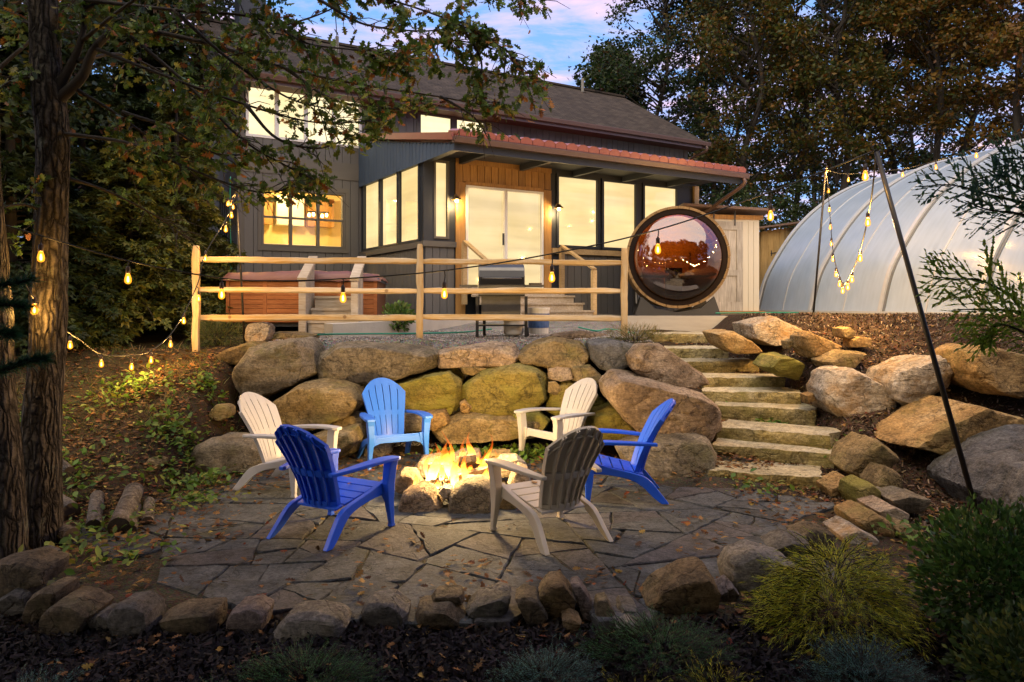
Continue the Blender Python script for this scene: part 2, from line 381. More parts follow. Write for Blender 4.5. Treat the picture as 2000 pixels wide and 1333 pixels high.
zone(sm(10.15, 10.35, GY) * sm(-3.9, -3.4, GX) * (1 - sm(2.2, 2.6, GX)), (.23, .22, .21))        # grey gravel terrace
zone(sm(2.9, 3.5, GX) * sm(6.2, 7.2, GY) * (1 - sm(13.5, 14.5, GY)), (.062, .040, .026))      # bark mulch slope
zone(patio_mask, (.060, .052, .036))
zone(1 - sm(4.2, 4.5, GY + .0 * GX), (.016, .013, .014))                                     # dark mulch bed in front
zone(sm(14, 15, GY), (.16, .15, .13))
zone(sm(-5.0, -4.2, -np.abs(GX + 4.6) - 4.0) * 0, (.05, .06, .02))
zone((1 - sm(-5.5, -3.6, GX)) * sm(6.5, 8, GY), (.060, .047, .020))                          # dry grassy bank
zone(1 - sm(-30, -8, -np.hypot(GX, GY - 8)) , (.05, .055, .022)) if False else None
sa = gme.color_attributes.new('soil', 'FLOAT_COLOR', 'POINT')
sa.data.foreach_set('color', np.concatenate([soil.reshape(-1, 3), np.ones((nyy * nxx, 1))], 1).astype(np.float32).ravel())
m, t, o = nodes('ground'); at = nn(t, 'Attribute', attribute_name='soil'); geo = nn(t, 'NewGeometry')
a1 = nn(t, 'TexNoise', {'Vector': geo.outputs['Position'], 'Scale': 3.0, 'Detail': 8.0, 'Roughness': .7})
a2 = nn(t, 'TexNoise', {'Vector': geo.outputs['Position'], 'Scale': 55.0, 'Detail': 4.0, 'Roughness': .7})
v1 = nn(t, 'TexVoronoi', {'Vector': geo.outputs['Position'], 'Scale': 60.0})
c = mixc(t, 1.0, at.outputs['Color'], ramp(t, a1.outputs[0], [(.3, .5), (.7, 1.4)]), 'MULTIPLY')
c = mixc(t, 1.0, c, ramp(t, a2.outputs[0], [(.25, .45), (.75, 1.6)]), 'MULTIPLY')
c = mixc(t, .5, c, mixc(t, 1.0, c, v1.outputs['Color'], 'MULTIPLY'))
hh = nn(t, 'MixRGB', {0: .5, 1: a2.outputs[0], 2: v1.outputs['Distance']})
surf(t, o, c, .95, hh.outputs[0], .7, .03, spec=.15)
ground = link('ground', gme, m, kind='structure')

# ------------------------------------------------------------------ flagstone patio
patio_poly = [(-3.35, 7.1), (-3.25, 5.7), (-2.6, 5.0), (-1.6, 4.68), (-.6, 4.55), (.6, 4.55), (1.35, 4.75), (1.95, 5.2), (2.35, 5.9), (2.7, 6.6), (2.95, 7.3), (2.3, 7.85), (1.75, 8.2), (1.25, 8.75), (.9, 9.2), (-2.0, 9.25), (-2.9, 8.6)]
def clip_poly(poly, nx, ny, d):
    o = []
    for i in range(len(poly)):
        p, q = poly[i], poly[(i + 1) % len(poly)]; a = p[0] * nx + p[1] * ny - d; b = q[0] * nx + q[1] * ny - d
        if a <= 0: o.append(p)
        if a * b < 0: s = a / (a - b); o.append((p[0] + (q[0] - p[0]) * s, p[1] + (q[1] - p[1]) * s))
    return o
def in_poly(x, y, poly):
    c = False; n = len(poly)
    for i in range(n):
        (x1, y1), (x2, y2) = poly[i], poly[i - 1]
        if (y1 > y) != (y2 > y) and x < (x2 - x1) * (y - y1) / (y2 - y1) + x1: c = not c
    return c
rp = random.Random(21)
def parea(p): return abs(sum(p[i - 1][0] * p[i][1] - p[i][0] * p[i - 1][1] for i in range(len(p)))) / 2
def split(poly, depth=0):
    """break a slab along an uneven line until the pieces are of flagstone size"""
    if parea(poly) < rp.choice((.10, .16, .22, .30, .45, .6)) or depth > 11: return [poly]
    c = (sum(p[0] for p in poly) / len(poly), sum(p[1] for p in poly) / len(poly)); xx = sum((p[0] - c[0]) ** 2 for p in poly); yy = sum((p[1] - c[1]) ** 2 for p in poly); xy = sum((p[0] - c[0]) * (p[1] - c[1]) for p in poly)
    a = .5 * math.atan2(2 * xy, xx - yy) + rp.gauss(0, .38); r_ = math.sqrt(parea(poly)) * .16; nx_, ny_ = math.cos(a), math.sin(a)
    d = (c[0] + rp.uniform(-r_, r_)) * nx_ + (c[1] + rp.uniform(-r_, r_)) * ny_
    A_, B_ = clip_poly(poly, nx_, ny_, d), clip_poly(poly, -nx_, -ny_, -d)
    if len(A_) < 3 or len(B_) < 3: return [poly]
    return split(A_, depth + 1) + split(B_, depth + 1)
cells = split([(-3.6, 4.4), (3.3, 4.4), (3.3, 9.5), (-3.6, 9.5)])
def inset(poly, g):
    o = poly; cx0 = sum(p[0] for p in poly) / len(poly); cy0 = sum(p[1] for p in poly) / len(poly)
    for i in range(len(poly)):
        p, q = poly[i - 1], poly[i]; ex, ey = q[1] - p[1], p[0] - q[0]; l_ = math.hypot(ex, ey)
        if l_ < 1e-5: continue
        ex /= l_; ey /= l_
        if (cx0 - p[0]) * ex + (cy0 - p[1]) * ey > 0: ex, ey = -ex, -ey
        o = clip_poly(o, ex, ey, p[0] * ex + p[1] * ey - g * rp.uniform(.5, 1.5))
        if len(o) < 3: return o
    return o
FLAG = stone('flagstone', (.035, .041, .046), (.062, .071, .078), (.10, .108, .114), moss=(.06, .062, .03), mossamt=.1, scale=2.2, bs=.35, strata=.25)
FLAG2 = stone('flagstone_plum', (.042, .042, .046), (.070, .069, .074), (.10, .099, .103), scale=2.6, bs=.35, strata=.25)
patio = empty('patio', (0, 0, 0), kind='structure')
def piece_top(poly, z0, z1, rj):
    """irregular slab: outline broken up, edges rounded over"""
    out_ = []
    n = len(poly)
    for i in range(n):
        p, q = poly[i], poly[(i + 1) % n]; L_ = math.hypot(q[0] - p[0], q[1] - p[1]); k = max(1, int(L_ / .11))
        for j in range(k):
            s = j / k; w_ = rj.uniform(-.016, .016) if 0 < j else 0
            ex, ey = (q[1] - p[1]) / max(L_, 1e-6), -(q[0] - p[0]) / max(L_, 1e-6)
            out_.append((p[0] + (q[0] - p[0]) * s + ex * w_, p[1] + (q[1] - p[1]) * s + ey * w_))
    return out_
for cell in cells:
    cx0 = sum(p[0] for p in cell) / len(cell); cy0 = sum(p[1] for p in cell) / len(cell)
    if not in_poly(cx0, cy0, patio_poly): continue
    poly = inset(cell, .006)
    if len(poly) < 3 or parea(poly) < .015: continue
    if rp.random() < .5:                       # a corner has broken off
        k_ = rp.randrange(len(poly)); p = poly[k_]; ex, ey = p[0] - cx0, p[1] - cy0; l_ = math.hypot(ex, ey); poly = clip_poly(poly, ex / l_, ey / l_, p[0] * ex / l_ + p[1] * ey / l_ - l_ * rp.uniform(.05, .2))
    cx_ = sum(p[0] for p in poly) / len(poly); cy_ = sum(p[1] for p in poly) / len(poly)
    out_ = piece_top([(p[0] - cx_, p[1] - cy_) for p in poly], 0, 0, rp); n = len(out_)
    top = .016 + rp.uniform(0, .012); tx, ty = rp.uniform(-.012, .012), rp.uniform(-.012, .012)
    V = [(x, y, -.05) for x, y in out_] + [(x, y, top - .010 + x * tx + y * ty) for x, y in out_] + [(x * .965, y * .965, top + x * tx + y * ty) for x, y in out_]
    Fc = [tuple(range(2 * n, 3 * n))]
    for k in range(n):
        k2 = (k + 1) % n; Fc += [(k, k2, n + k2, n + k), (n + k, n + k2, 2 * n + k2, 2 * n + k)]
    link('flagstone', mesh_np('flagstone', V, Fc), FLAG2 if rp.random() < .3 else FLAG, patio, loc=(cx_, cy_, 0))

# ------------------------------------------------------------------ boulders
import bmesh
_ico = {}
def ico(sub):
    if sub not in _ico:
        bm = bmesh.new(); bmesh.ops.create_icosphere(bm, subdivisions=sub, radius=1); bm.verts.ensure_lookup_table()
        _ico[sub] = (np.array([v.co[:] for v in bm.verts]), np.array([[v.index for v in f.verts] for f in bm.faces])); bm.free()
    return _ico[sub]
def rock_mesh(outline, T, seed, sub=4, rough=.03):
    """outline: world (x,z) points about the rock's centre; T: half depth. A quarried block: flat broken faces, worn edges."""
    r0 = random.Random(seed); S = float(np.mean([math.hypot(x, z) for x, z in outline])); pts = []; o = seed * 3.37 % 91
    tl = r0.uniform(-.25, .25); n_o = len(outline); k1 = r0.uniform(.80, .93)
    for i, (x, z) in enumerate(outline):
        f = k1 * r0.uniform(.90, 1.06); pts.append((x * f, -T * r0.uniform(.78, 1.0) + tl * z, z * f - .02 * S)); pts.append((x * r0.uniform(.97, 1.0), -T * r0.uniform(.25, .6), z * r0.uniform(.97, 1.0)))
        pts.append((x, T * r0.uniform(.0, .4), z)); pts.append((x * .88, T * r0.uniform(.8, 1.0), z * .9))
    bm = bmesh.new(); vs_ = [bm.verts.new(p) for p in pts]; rs = bmesh.ops.convex_hull(bm, input=vs_)
    bmesh.ops.delete(bm, geom=list({v for v in rs['geom_interior'] + rs['geom_unused'] if isinstance(v, bmesh.types.BMVert)}), context='VERTS')
    bmesh.ops.dissolve_limit(bm, angle_limit=R(11), verts=bm.verts, edges=bm.edges); bmesh.ops.triangulate(bm, faces=bm.faces)
    lim = S * {3: .34, 4: .20, 5: .13}[sub]
    for it in range(6):
        ed = [e for e in bm.edges if e.calc_length() > lim]
        if not ed: break
        bmesh.ops.subdivide_edges(bm, edges=ed, cuts=1); bmesh.ops.triangulate(bm, faces=[f for f in bm.faces if len(f.verts) > 3])
    for it in range(2): bmesh.ops.smooth_vert(bm, verts=bm.verts, factor=.34, use_axis_x=True, use_axis_y=True, use_axis_z=True)
    bm.normal_update()
    for v in bm.verts:
        p = v.co; q = p / S
        d = mnoise.noise(q * 1.5 + Vector((o, 0, 0))) * 1.2 + mnoise.noise(q * 4 + Vector((0, o, 0))) * .7 + mnoise.noise(q * 10 + Vector((0, 0, o))) * .4
        lt = mnoise.noise(Vector((q.x * .7 + o, q.y * .7, q.z * 5 + tl * 4 * q.x))) * 3.4; led = (math.floor(lt) + min(1, (lt - math.floor(lt)) * 4)) / 3.4
        cr_ = max(0, 1 - abs(mnoise.noise(q * 1.9 + Vector((o, o, 2)))) * 14)                     # cracks
        v.co = p + v.normal * S * rough * (d + 1.0 * led - 1.3 * cr_)
    me = bpy.data.meshes.new('boulder'); bm.to_mesh(me); bm.free()
    co = np.empty(len(me.vertices) * 3, np.float32); me.vertices.foreach_get('co', co); co = co.reshape(-1, 3); po = np.array(outline)
    for ax_, k in ((0, 0), (2, 1)):               # keep the block's full width and height
        lo, hi = co[:, ax_].min(), co[:, ax_].max(); l2, h2 = po[:, k].min() * 1.03, po[:, k].max() * 1.03; co[:, ax_] = (co[:, ax_] - lo) / (hi - lo) * (h2 - l2) + l2
    me.vertices.foreach_set('co', co.ravel()); me.polygons.foreach_set('use_smooth', np.ones(len(me.polygons), dtype=bool)); me.update(); me.set_sharp_from_angle(angle=R(30)); return me
def rock_px(poly, Y, T, seed, mat, name='boulder', parent=None, sub=4, rough=.03, fit=1.0, **k):
    mx_ = sum(p[0] for p in poly) / len(poly); my_ = max(p[1] for p in poly)
    pts = [P(mx_ + (x - mx_) * fit, my_ + (y - my_) * fit, Y + T * .85) for x, y in poly]; cx_ = sum(p.x for p in pts) / len(pts); cz_ = sum(p.z for p in pts) / len(pts)
    me = rock_mesh([(p.x - cx_, p.z - cz_) for p in pts], T, seed, sub, rough)
    return link(name, me, mat, parent, loc=(cx_, Y + T * .9, cz_), **k)
def ell(cx_, cy_, rx, ry, seed, n=9, jit=.16, top=0.):
    r0 = random.Random(seed); o = []
    for k in range(n):
        a = 2 * math.pi * (k + r0.uniform(-.3, .3)) / n; s = 1 + r0.uniform(-jit, jit)
        o.append((cx_ + math.copysign(abs(math.cos(a)) ** .75, math.cos(a)) * rx * s, cy_ + math.copysign(abs(math.sin(a)) ** .75, math.sin(a)) * ry * s))
    return o
OLIVE = (.16, .14, .035)
S_TAN = stone('boulder_tan', (.10, .070, .032), (.22, .16, .075), (.32, .25, .14), moss=OLIVE, mossamt=.35)
S_MOSS = stone('boulder_mossy', (.10, .080, .022), (.21, .17, .045), (.29, .23, .085), moss=(.20, .19, .035), mossamt=.75)
S_GREY = stone('boulder_grey', (.085, .070, .048), (.19, .16, .115), (.31, .27, .21), moss=(.13, .12, .05), mossamt=.25)
S_PINK = stone('boulder_pink', (.14, .098, .062), (.28, .205, .135), (.39, .32, .24), moss=(.2, .16, .07), mossamt=.15)
S_GOLD = stone('boulder_gold', (.17, .10, .035), (.34, .22, .09), (.42, .32, .17), moss=(.22, .18, .06), mossamt=.3)
S_PALE = stone('boulder_pale', (.20, .17, .13), (.36, .31, .24), (.48, .44, .38), moss=(.33, .19, .06), mossamt=.45, pale=(.55, .53, .5))
S_DARK = stone('boulder_dark', (.05, .05, .052), (.12, .12, .122), (.20, .195, .185), moss=(.07, .07, .04), mossamt=.25)
wall_t = empty('boulder_wall', (-.6, 9.7, 0), label='retaining wall of huge stacked boulders behind the fire pit chairs, below the rail fence', cat='stone wall')
WALL = [
 ([(478,712),(505,680),(560,664),(602,660),(625,690),(632,725),(600,748),(560,765),(528,774),(490,778),(468,740)], 9.55, .60, S_GREY),
 ([(430,695),(450,680),(500,666),(530,675),(490,712),(440,714)], 10.0, .35, S_TAN),
 ([(630,692),(670,672),(740,668),(830,680),(857,690),(852,717),(780,737),(700,752),(640,750),(629,720)], 9.60, .60, S_GREY),
 ([(857,685),(890,675),(960,667),(1005,671),(1017,690),(1004,708),(930,716),(860,716)], 9.65, .55, S_PINK),
 ([(1010,692),(1040,668),(1080,659),(1130,667),(1150,690),(1142,712),(1090,716),(1055,716),(1015,703)], 9.60, .55, S_TAN),
 ([(1146,670),(1190,661),(1238,674),(1230,706),(1198,722),(1160,716),(1146,695)], 9.55, .5, S_DARK),
 ([(1224,692),(1245,671),(1282,670),(1320,697),(1365,730),(1374,746),(1330,755),(1288,753),(1240,730),(1226,715)], 8.95, .55, S_PINK),
 ([(512,802),(560,770),(602,746),(650,740),(700,753),(718,775),(702,802),(640,828),(580,840),(528,834)], 9.10, .55, S_TAN),
 ([(713,772),(760,745),(830,728),(882,716),(902,738),(907,782),(890,804),(800,804),(728,804)], 9.45, .55, S_MOSS),
 ([(905,747),(940,722),(1000,706),(1052,716),(1072,735),(1070,772),(1042,798),(960,804),(913,794),(901,767)], 9.42, .55, S_MOSS),
 ([(1068,716),(1112,710),(1120,737),(1092,742),(1070,738)], 9.5, .3, S_PINK),
 ([(1113,715),(1150,711),(1176,735),(1164,748),(1118,742)], 9.45, .3, S_TAN),
 ([(1072,745),(1110,737),(1152,753),(1182,785),(1166,806),(1100,816),(1066,798)], 9.5, .45, S_MOSS),
 ([(1176,747),(1200,727),(1242,731),(1300,753),(1362,764),(1392,790),(1399,830),(1372,852),(1300,853),(1238,836),(1212,803),(1183,775)], 8.40, .62, S_PINK),
 ([(1148,802),(1200,789),(1232,810),(1238,838),(1202,858),(1148,856)], 8.95, .42, S_MOSS),
 ([(1205,872),(1280,848),(1372,848),(1388,880),(1378,932),(1320,942),(1268,924),(1220,900)], 7.95, .48, S_GREY),
 ([(846,838),(900,803),(1000,806),(1064,812),(1050,848),(960,862),(868,862)], 9.25, .42, S_TAN),
 ([(598,856),(650,834),(706,828),(714,850),(704,874),(650,892),(610,886)], 8.70, .5, S_TAN),
 ([(362,888),(420,852),(520,850),(548,880),(534,908),(450,926),(378,918)], 8.15, .45, S_GREY),
 ([(652,822),(690,806),(722,812),(716,830),(668,836)], 9.15, .3, S_TAN),
 ([(900,714),(930,712),(958,716),(925,732),(906,728)], 9.6, .25, S_TAN),
 ([(780,806),(818,798),(840,812),(834,838),(790,842)], 9.3, .3, S_GREY),
 ([(836,802),(872,798),(882,822),(850,838),(832,826)], 9.25, .3, S_GOLD),
 ([(898,786),(908,780),(922,795),(916,806),(900,804)], 9.35, .18, S_GOLD),
 ([(718,852),(752,842),(765,880),(740,905),(716,895)], 9.2, .3, S_GREY),
 ([(1000,806),(1050,802),(1074,820),(1058,842),(1010,840)], 9.3, .3, S_MOSS),
 ([(1070,744),(1084,740),(1096,756),(1084,770),(1068,764)], 9.48, .22, S_TAN),
 ([(930,795),(985,798),(1030,800),(1020,815),(940,815)], 9.45, .3, S_TAN),
 ([(500,655),(560,648),(620,655),(615,670),(540,675)], 10.6, .3, S_TAN),
 ([(1075,655),(1130,645),(1185,655),(1170,668),(1090,668)], 10.6, .3, S_PINK),
]
for i, (poly, Y, T, mt) in enumerate(WALL): rock_px(poly, Y, T, 100 + i, mt, 'boulder', wall_t, sub=5 if i in (0, 2, 3, 4, 6, 7, 8, 9, 13) else 4)
for ch in wall_t.children: ch.location = Vector(ch.location) - wall_t.location

SLOPE = [
 ([(1588,750),(1605,713),(1640,705),(1682,723),(1717,745),(1735,785),(1722,818),(1680,825),(1618,808),(1592,780)], 8.7, .5, S_PALE, 'big pale pitted boulder with rusty patches right beside the stone steps'),
 ([(1703,740),(1720,713),(1770,693),(1817,682),(1837,710),(1832,748),(1790,774),(1748,788),(1710,772)], 8.5, .45, S_PALE, 'pale grey angular boulder right of the rusty pitted boulder on the mulch slope'),
 ([(1843,712),(1850,673),(1890,663),(1950,690),(2005,688),(2060,700),(2050,748),(1960,770),(1888,760),(1856,737)], 8.1, .5, S_GOLD, 'long rounded golden boulder at the right edge above the slope, behind the leaning pole'),
 ([(1716,858),(1760,825),(1810,798),(1870,773),(1962,800),(1944,842),(1927,884),(1850,880),(1778,872)], 7.5, .55, S_GOLD, 'large flat golden slab lying on the slope behind the leaning black pole'),
 ([(1632,908),(1650,868),(1692,843),(1722,860),(1742,882),(1702,918),(1664,930)], 7.35, .35, S_TAN, 'tan wedge boulder at the right end of the lower stone steps'),
 ([(1845,932),(1880,898),(1960,848),(2060,820),(2085,960),(1962,1000),(1876,985)], 6.6, .5, S_DARK, 'huge dark grey boulder at the right edge behind the leaning pole foot'),
 ([(1955,985),(2000,905),(2060,900),(2070,1020),(1985,1030)], 6.0, .35, S_DARK, 'dark grey boulder cut by the right edge, in front of the huge dark one'),
 ([(1438,625),(1500,611),(1562,640),(1557,662),(1490,674),(1448,657)], 11.2, .6, S_PALE, 'layered grey slab at the top of the slope, under the greenhouse end'),
 ([(1378,646),(1420,640),(1462,664),(1487,686),(1430,690),(1393,672)], 11.0, .45, S_GOLD, 'orange wedge boulder right of the upper stone steps'),
 ([(1476,712),(1500,688),(1532,686),(1562,705),(1554,740),(1508,730)], 9.9, .4, S_MOSS, 'flat mossy rock right of the middle stone steps'),
 ([(1553,652),(1570,641),(1638,674),(1624,693),(1570,698),(1556,672)], 9.9, .35, S_GOLD, 'blocky tan boulder on the slope below the layered grey slab'),
 ([(1592,703),(1640,680),(1684,684),(1654,715),(1608,720)], 9.4, .35, S_TAN, 'flat tan slab right above the pale pitted boulder'),
 ([(1634,640),(1652,636),(1664,648),(1655,662),(1636,658)], 10.0, .2, S_TAN, 'small tan block left of the small orange brick-like rock on the mulch'),
 ([(1655,662),(1672,655),(1696,660),(1692,676),(1658,678)], 9.9, .2, S_GOLD, 'small orange brick-like rock on the mulch under the greenhouse'),
 ([(1530,664),(1548,658),(1556,672),(1534,682)], 10.4, .15, S_TAN, 'small round rock between the layered slab and the blocky tan boulder'),
 ([(1565,768),(1585,764),(1592,780),(1572,788)], 9.2, .12, S_GOLD, 'small golden stone at the right end of the fifth step'),
 ([(1600,945),(1650,925),(1668,940),(1645,962),(1605,960)], 7.2, .25, S_GOLD, 'brown rock wedged at the right end of the lowest step'),
 ([(1658,940),(1685,930),(1703,945),(1698,985),(1668,990),(1655,965)], 6.75, .25, S_MOSS, 'upright green-tinged rock right of the lowest step'),
 ([(1695,935),(1720,900),(1748,912),(1752,940),(1720,985),(1700,975)], 6.9, .25, S_TAN, 'leaning tan rock next to the upright green-tinged rock'),
 ([(1712,962),(1750,950),(1795,962),(1780,985),(1730,992)], 6.55, .3, S_GREY, 'long grey rock lying on the leafy bank near the pole foot'),
 ([(1690,985),(1725,975),(1755,990),(1745,1012),(1700,1008)], 6.3, .25, S_PINK, 'purplish flat rock below the long grey rock'),
 ([(1648,1000),(1690,985),(1728,1008),(1732,1036),(1690,1040),(1655,1024)], 6.05, .28, S_GOLD, 'brown slanting rock of the patio edge near the golden shrub'),
 ([(1622,1034),(1660,1020),(1700,1040),(1690,1060),(1630,1058)], 5.85, .25, S_PALE, 'pale flat rock of the patio edge just behind the golden shrub'),
 ([(1744,1030),(1765,1018),(1796,1030),(1800,1058),(1750,1058)], 5.9, .22, S_TAN, 'lone tan block on the mulch between golden shrub and boxwood'),
]
for i, (poly, Y, T, mt, lab) in enumerate(SLOPE):
    rock_px(poly, Y, T, 300 + i, mt, 'boulder', label=lab, cat='boulder', group='boulders on the right slope', sub=5 if i < 7 else 4, fit=.90)

BT_ = stone('field_stone_tan', (.055, .042, .026), (.13, .10, .062), (.20, .165, .11), moss=(.09, .085, .04), mossamt=.25)
BG_ = stone('field_stone_grey', (.05, .047, .042), (.115, .107, .096), (.185, .175, .158), moss=(.08, .08, .045), mossamt=.2)
BP_ = stone('field_stone_plum', (.07, .052, .045), (.14, .11, .10), (.20, .17, .155))
BY_ = stone('field_stone_gold', (.08, .052, .024), (.17, .115, .055), (.23, .175, .10), moss=(.11, .095, .04), mossamt=.2)
BW_ = stone('field_stone_pale', (.09, .082, .068), (.18, .165, .14), (.26, .245, .22), moss=(.13, .12, .07), mossamt=.15)
BORDER = [
 ([(-40,1105),(0,1085),(60,1075),(122,1090),(120,1120),(50,1150),(-40,1160)], 4.55, .25, BT_, 'long flat slab lying on top of the border at the left edge'),
 ([(45,1082),(75,1074),(105,1080),(100,1098),(60,1100)], 4.75, .18, BG_, 'small grey stone resting behind the flat slab at the left edge'),
 ([(0,1165),(40,1140),(70,1150),(78,1180),(40,1195)], 4.45, .2, BG_, 'dark grey stone under the flat slab at the left edge'),
 ([(48,1205),(70,1150),(110,1128),(142,1130),(140,1160),(95,1200),(60,1214)], 4.4, .2, BT_, 'tan leaning stone next to the flat slab, second in the border'),
 ([(94,1238),(98,1180),(130,1152),(170,1152),(205,1180),(185,1215),(140,1242)], 4.3, .24, BT_, 'large squarish tan stone in the left border'),
 ([(183,1195),(210,1185),(230,1200),(220,1230),(190,1232)], 4.35, .15, BG_, 'dark stone filling the gap left of the banded stone'),
 ([(216,1190),(240,1165),(280,1158),(310,1180),(316,1215),(290,1240),(240,1236)], 4.28, .22, BG_, 'banded grey stone with a tilted face in the left border'),
 ([(318,1190),(350,1180),(440,1172),(440,1225),(400,1242),(330,1230)], 4.3, .22, BT_, 'long yellowish block in the left border'),
 ([(446,1200),(460,1175),(505,1166),(532,1180),(525,1225),(490,1242),(450,1238)], 4.3, .2, BP_, 'brownish purple stone right of the long yellowish block'),
 ([(525,1232),(560,1186),(620,1180),(675,1190),(688,1210),(660,1245),(590,1260),(535,1250)], 4.2, .25, BW_, 'wide flat-topped pale stone in the middle left of the border'),
 ([(705,1180),(720,1163),(770,1160),(804,1185),(800,1215),(775,1232),(715,1212)], 4.38, .22, BG_, 'dark edged grey stone right of the wide pale stone'),
 ([(806,1205),(815,1172),(880,1165),(918,1200),(915,1220),(850,1222),(806,1220)], 4.4, .22, BT_, 'low tan stone with a thin slab on top'),
 ([(836,1172),(850,1152),(905,1150),(910,1170),(870,1180)], 4.5, .16, BT_, 'thin layered slab resting on the low tan stone'),
 ([(905,1185),(930,1160),(985,1142),(1002,1150),(995,1190),(950,1200),(915,1198)], 4.45, .22, BG_, 'tilted grey slab stone in the middle of the border'),
 ([(1003,1160),(1020,1148),(1048,1155),(1072,1195),(1055,1215),(1030,1210)], 4.42, .2, BT_, 'narrow tan stone leaning right beside the tilted slab'),
 ([(1048,1150),(1070,1122),(1100,1120),(1125,1150),(1125,1195),(1090,1205),(1070,1190)], 4.5, .22, BY_, 'upright golden stone in the middle of the border'),
 ([(1112,1130),(1130,1127),(1155,1160),(1158,1195),(1140,1206),(1128,1180)], 4.55, .16, BP_, 'thin purplish stone standing against the upright golden one'),
 ([(1095,1200),(1115,1194),(1136,1205),(1128,1228),(1100,1226)], 4.35, .14, BY_, 'small brown stone at the foot of the upright golden one'),
 ([(1158,1205),(1165,1165),(1185,1160),(1202,1190),(1198,1215),(1170,1218)], 4.45, .15, BT_, 'small upright tan stone right of the purplish one'),
 ([(1190,1205),(1210,1170),(1240,1175),(1256,1200),(1235,1212),(1205,1214)], 4.5, .18, BG_, 'grey stone between small upright stone and big brown boulder'),
 ([(1200,1222),(1225,1204),(1252,1215),(1240,1230),(1210,1232)], 4.3, .12, BW_, 'small pale rounded stone in front of the border'),
 ([(1250,1165),(1275,1130),(1330,1100),(1380,1092),(1402,1130),(1398,1165),(1340,1190),(1265,1200)], 4.55, .3, BY_, 'big rounded brown boulder in the right border'),
 ([(1398,1145),(1425,1128),(1440,1150),(1430,1170),(1400,1172)], 4.7, .18, BP_, 'small stone between the big brown boulder and the pale boulder'),
 ([(1405,1110),(1420,1075),(1470,1058),(1530,1075),(1560,1100),(1500,1140),(1440,1152),(1410,1135)], 4.85, .3, BW_, 'pale angular boulder half behind the golden shrub'),
 ([(1490,1060),(1530,1040),(1575,1045),(1580,1070),(1520,1080)], 5.35, .25, BG_, 'bluish grey rock just behind the pale boulder at the patio edge'),
 ([(1540,1035),(1580,1022),(1620,1030),(1625,1062),(1570,1072)], 5.6, .25, BT_, 'tan rock behind the golden shrub at the patio edge'),
]
for i, (poly, Y, T, mt, lab) in enumerate(BORDER):
    rock_px(poly, Y, T * .68, 500 + i, mt, 'border_stone', label=lab, cat='stone', group='stones bordering the patio', fit=.90)
for i, (px, py, r_, lab) in enumerate([(215,662+40,10,'white quartz lump on the left bank below the string lights'),(505,650,22,'whitish round stone on the terrace left of the hot tub steps'),(435,804,14,'small tan stone on the left bank beside the boulder wall'),(260,770,12,'small pale stone halfway up the left bank'),(305,905,12,'small brown stone at the foot of the left bank'),(262,905,14,'flat grey stone at the foot of the left bank')]):
    Yb = 10.5 if py < 720 else (9.0 if py < 850 else 7.6)
    rock_px(ell(px, py, r_ * 1.3, r_, 700 + i), Yb, .15, 700 + i, S_PALE if i < 2 else S_TAN, 'stone', label=lab, cat='stone', group='loose stones on the left bank', sub=3)

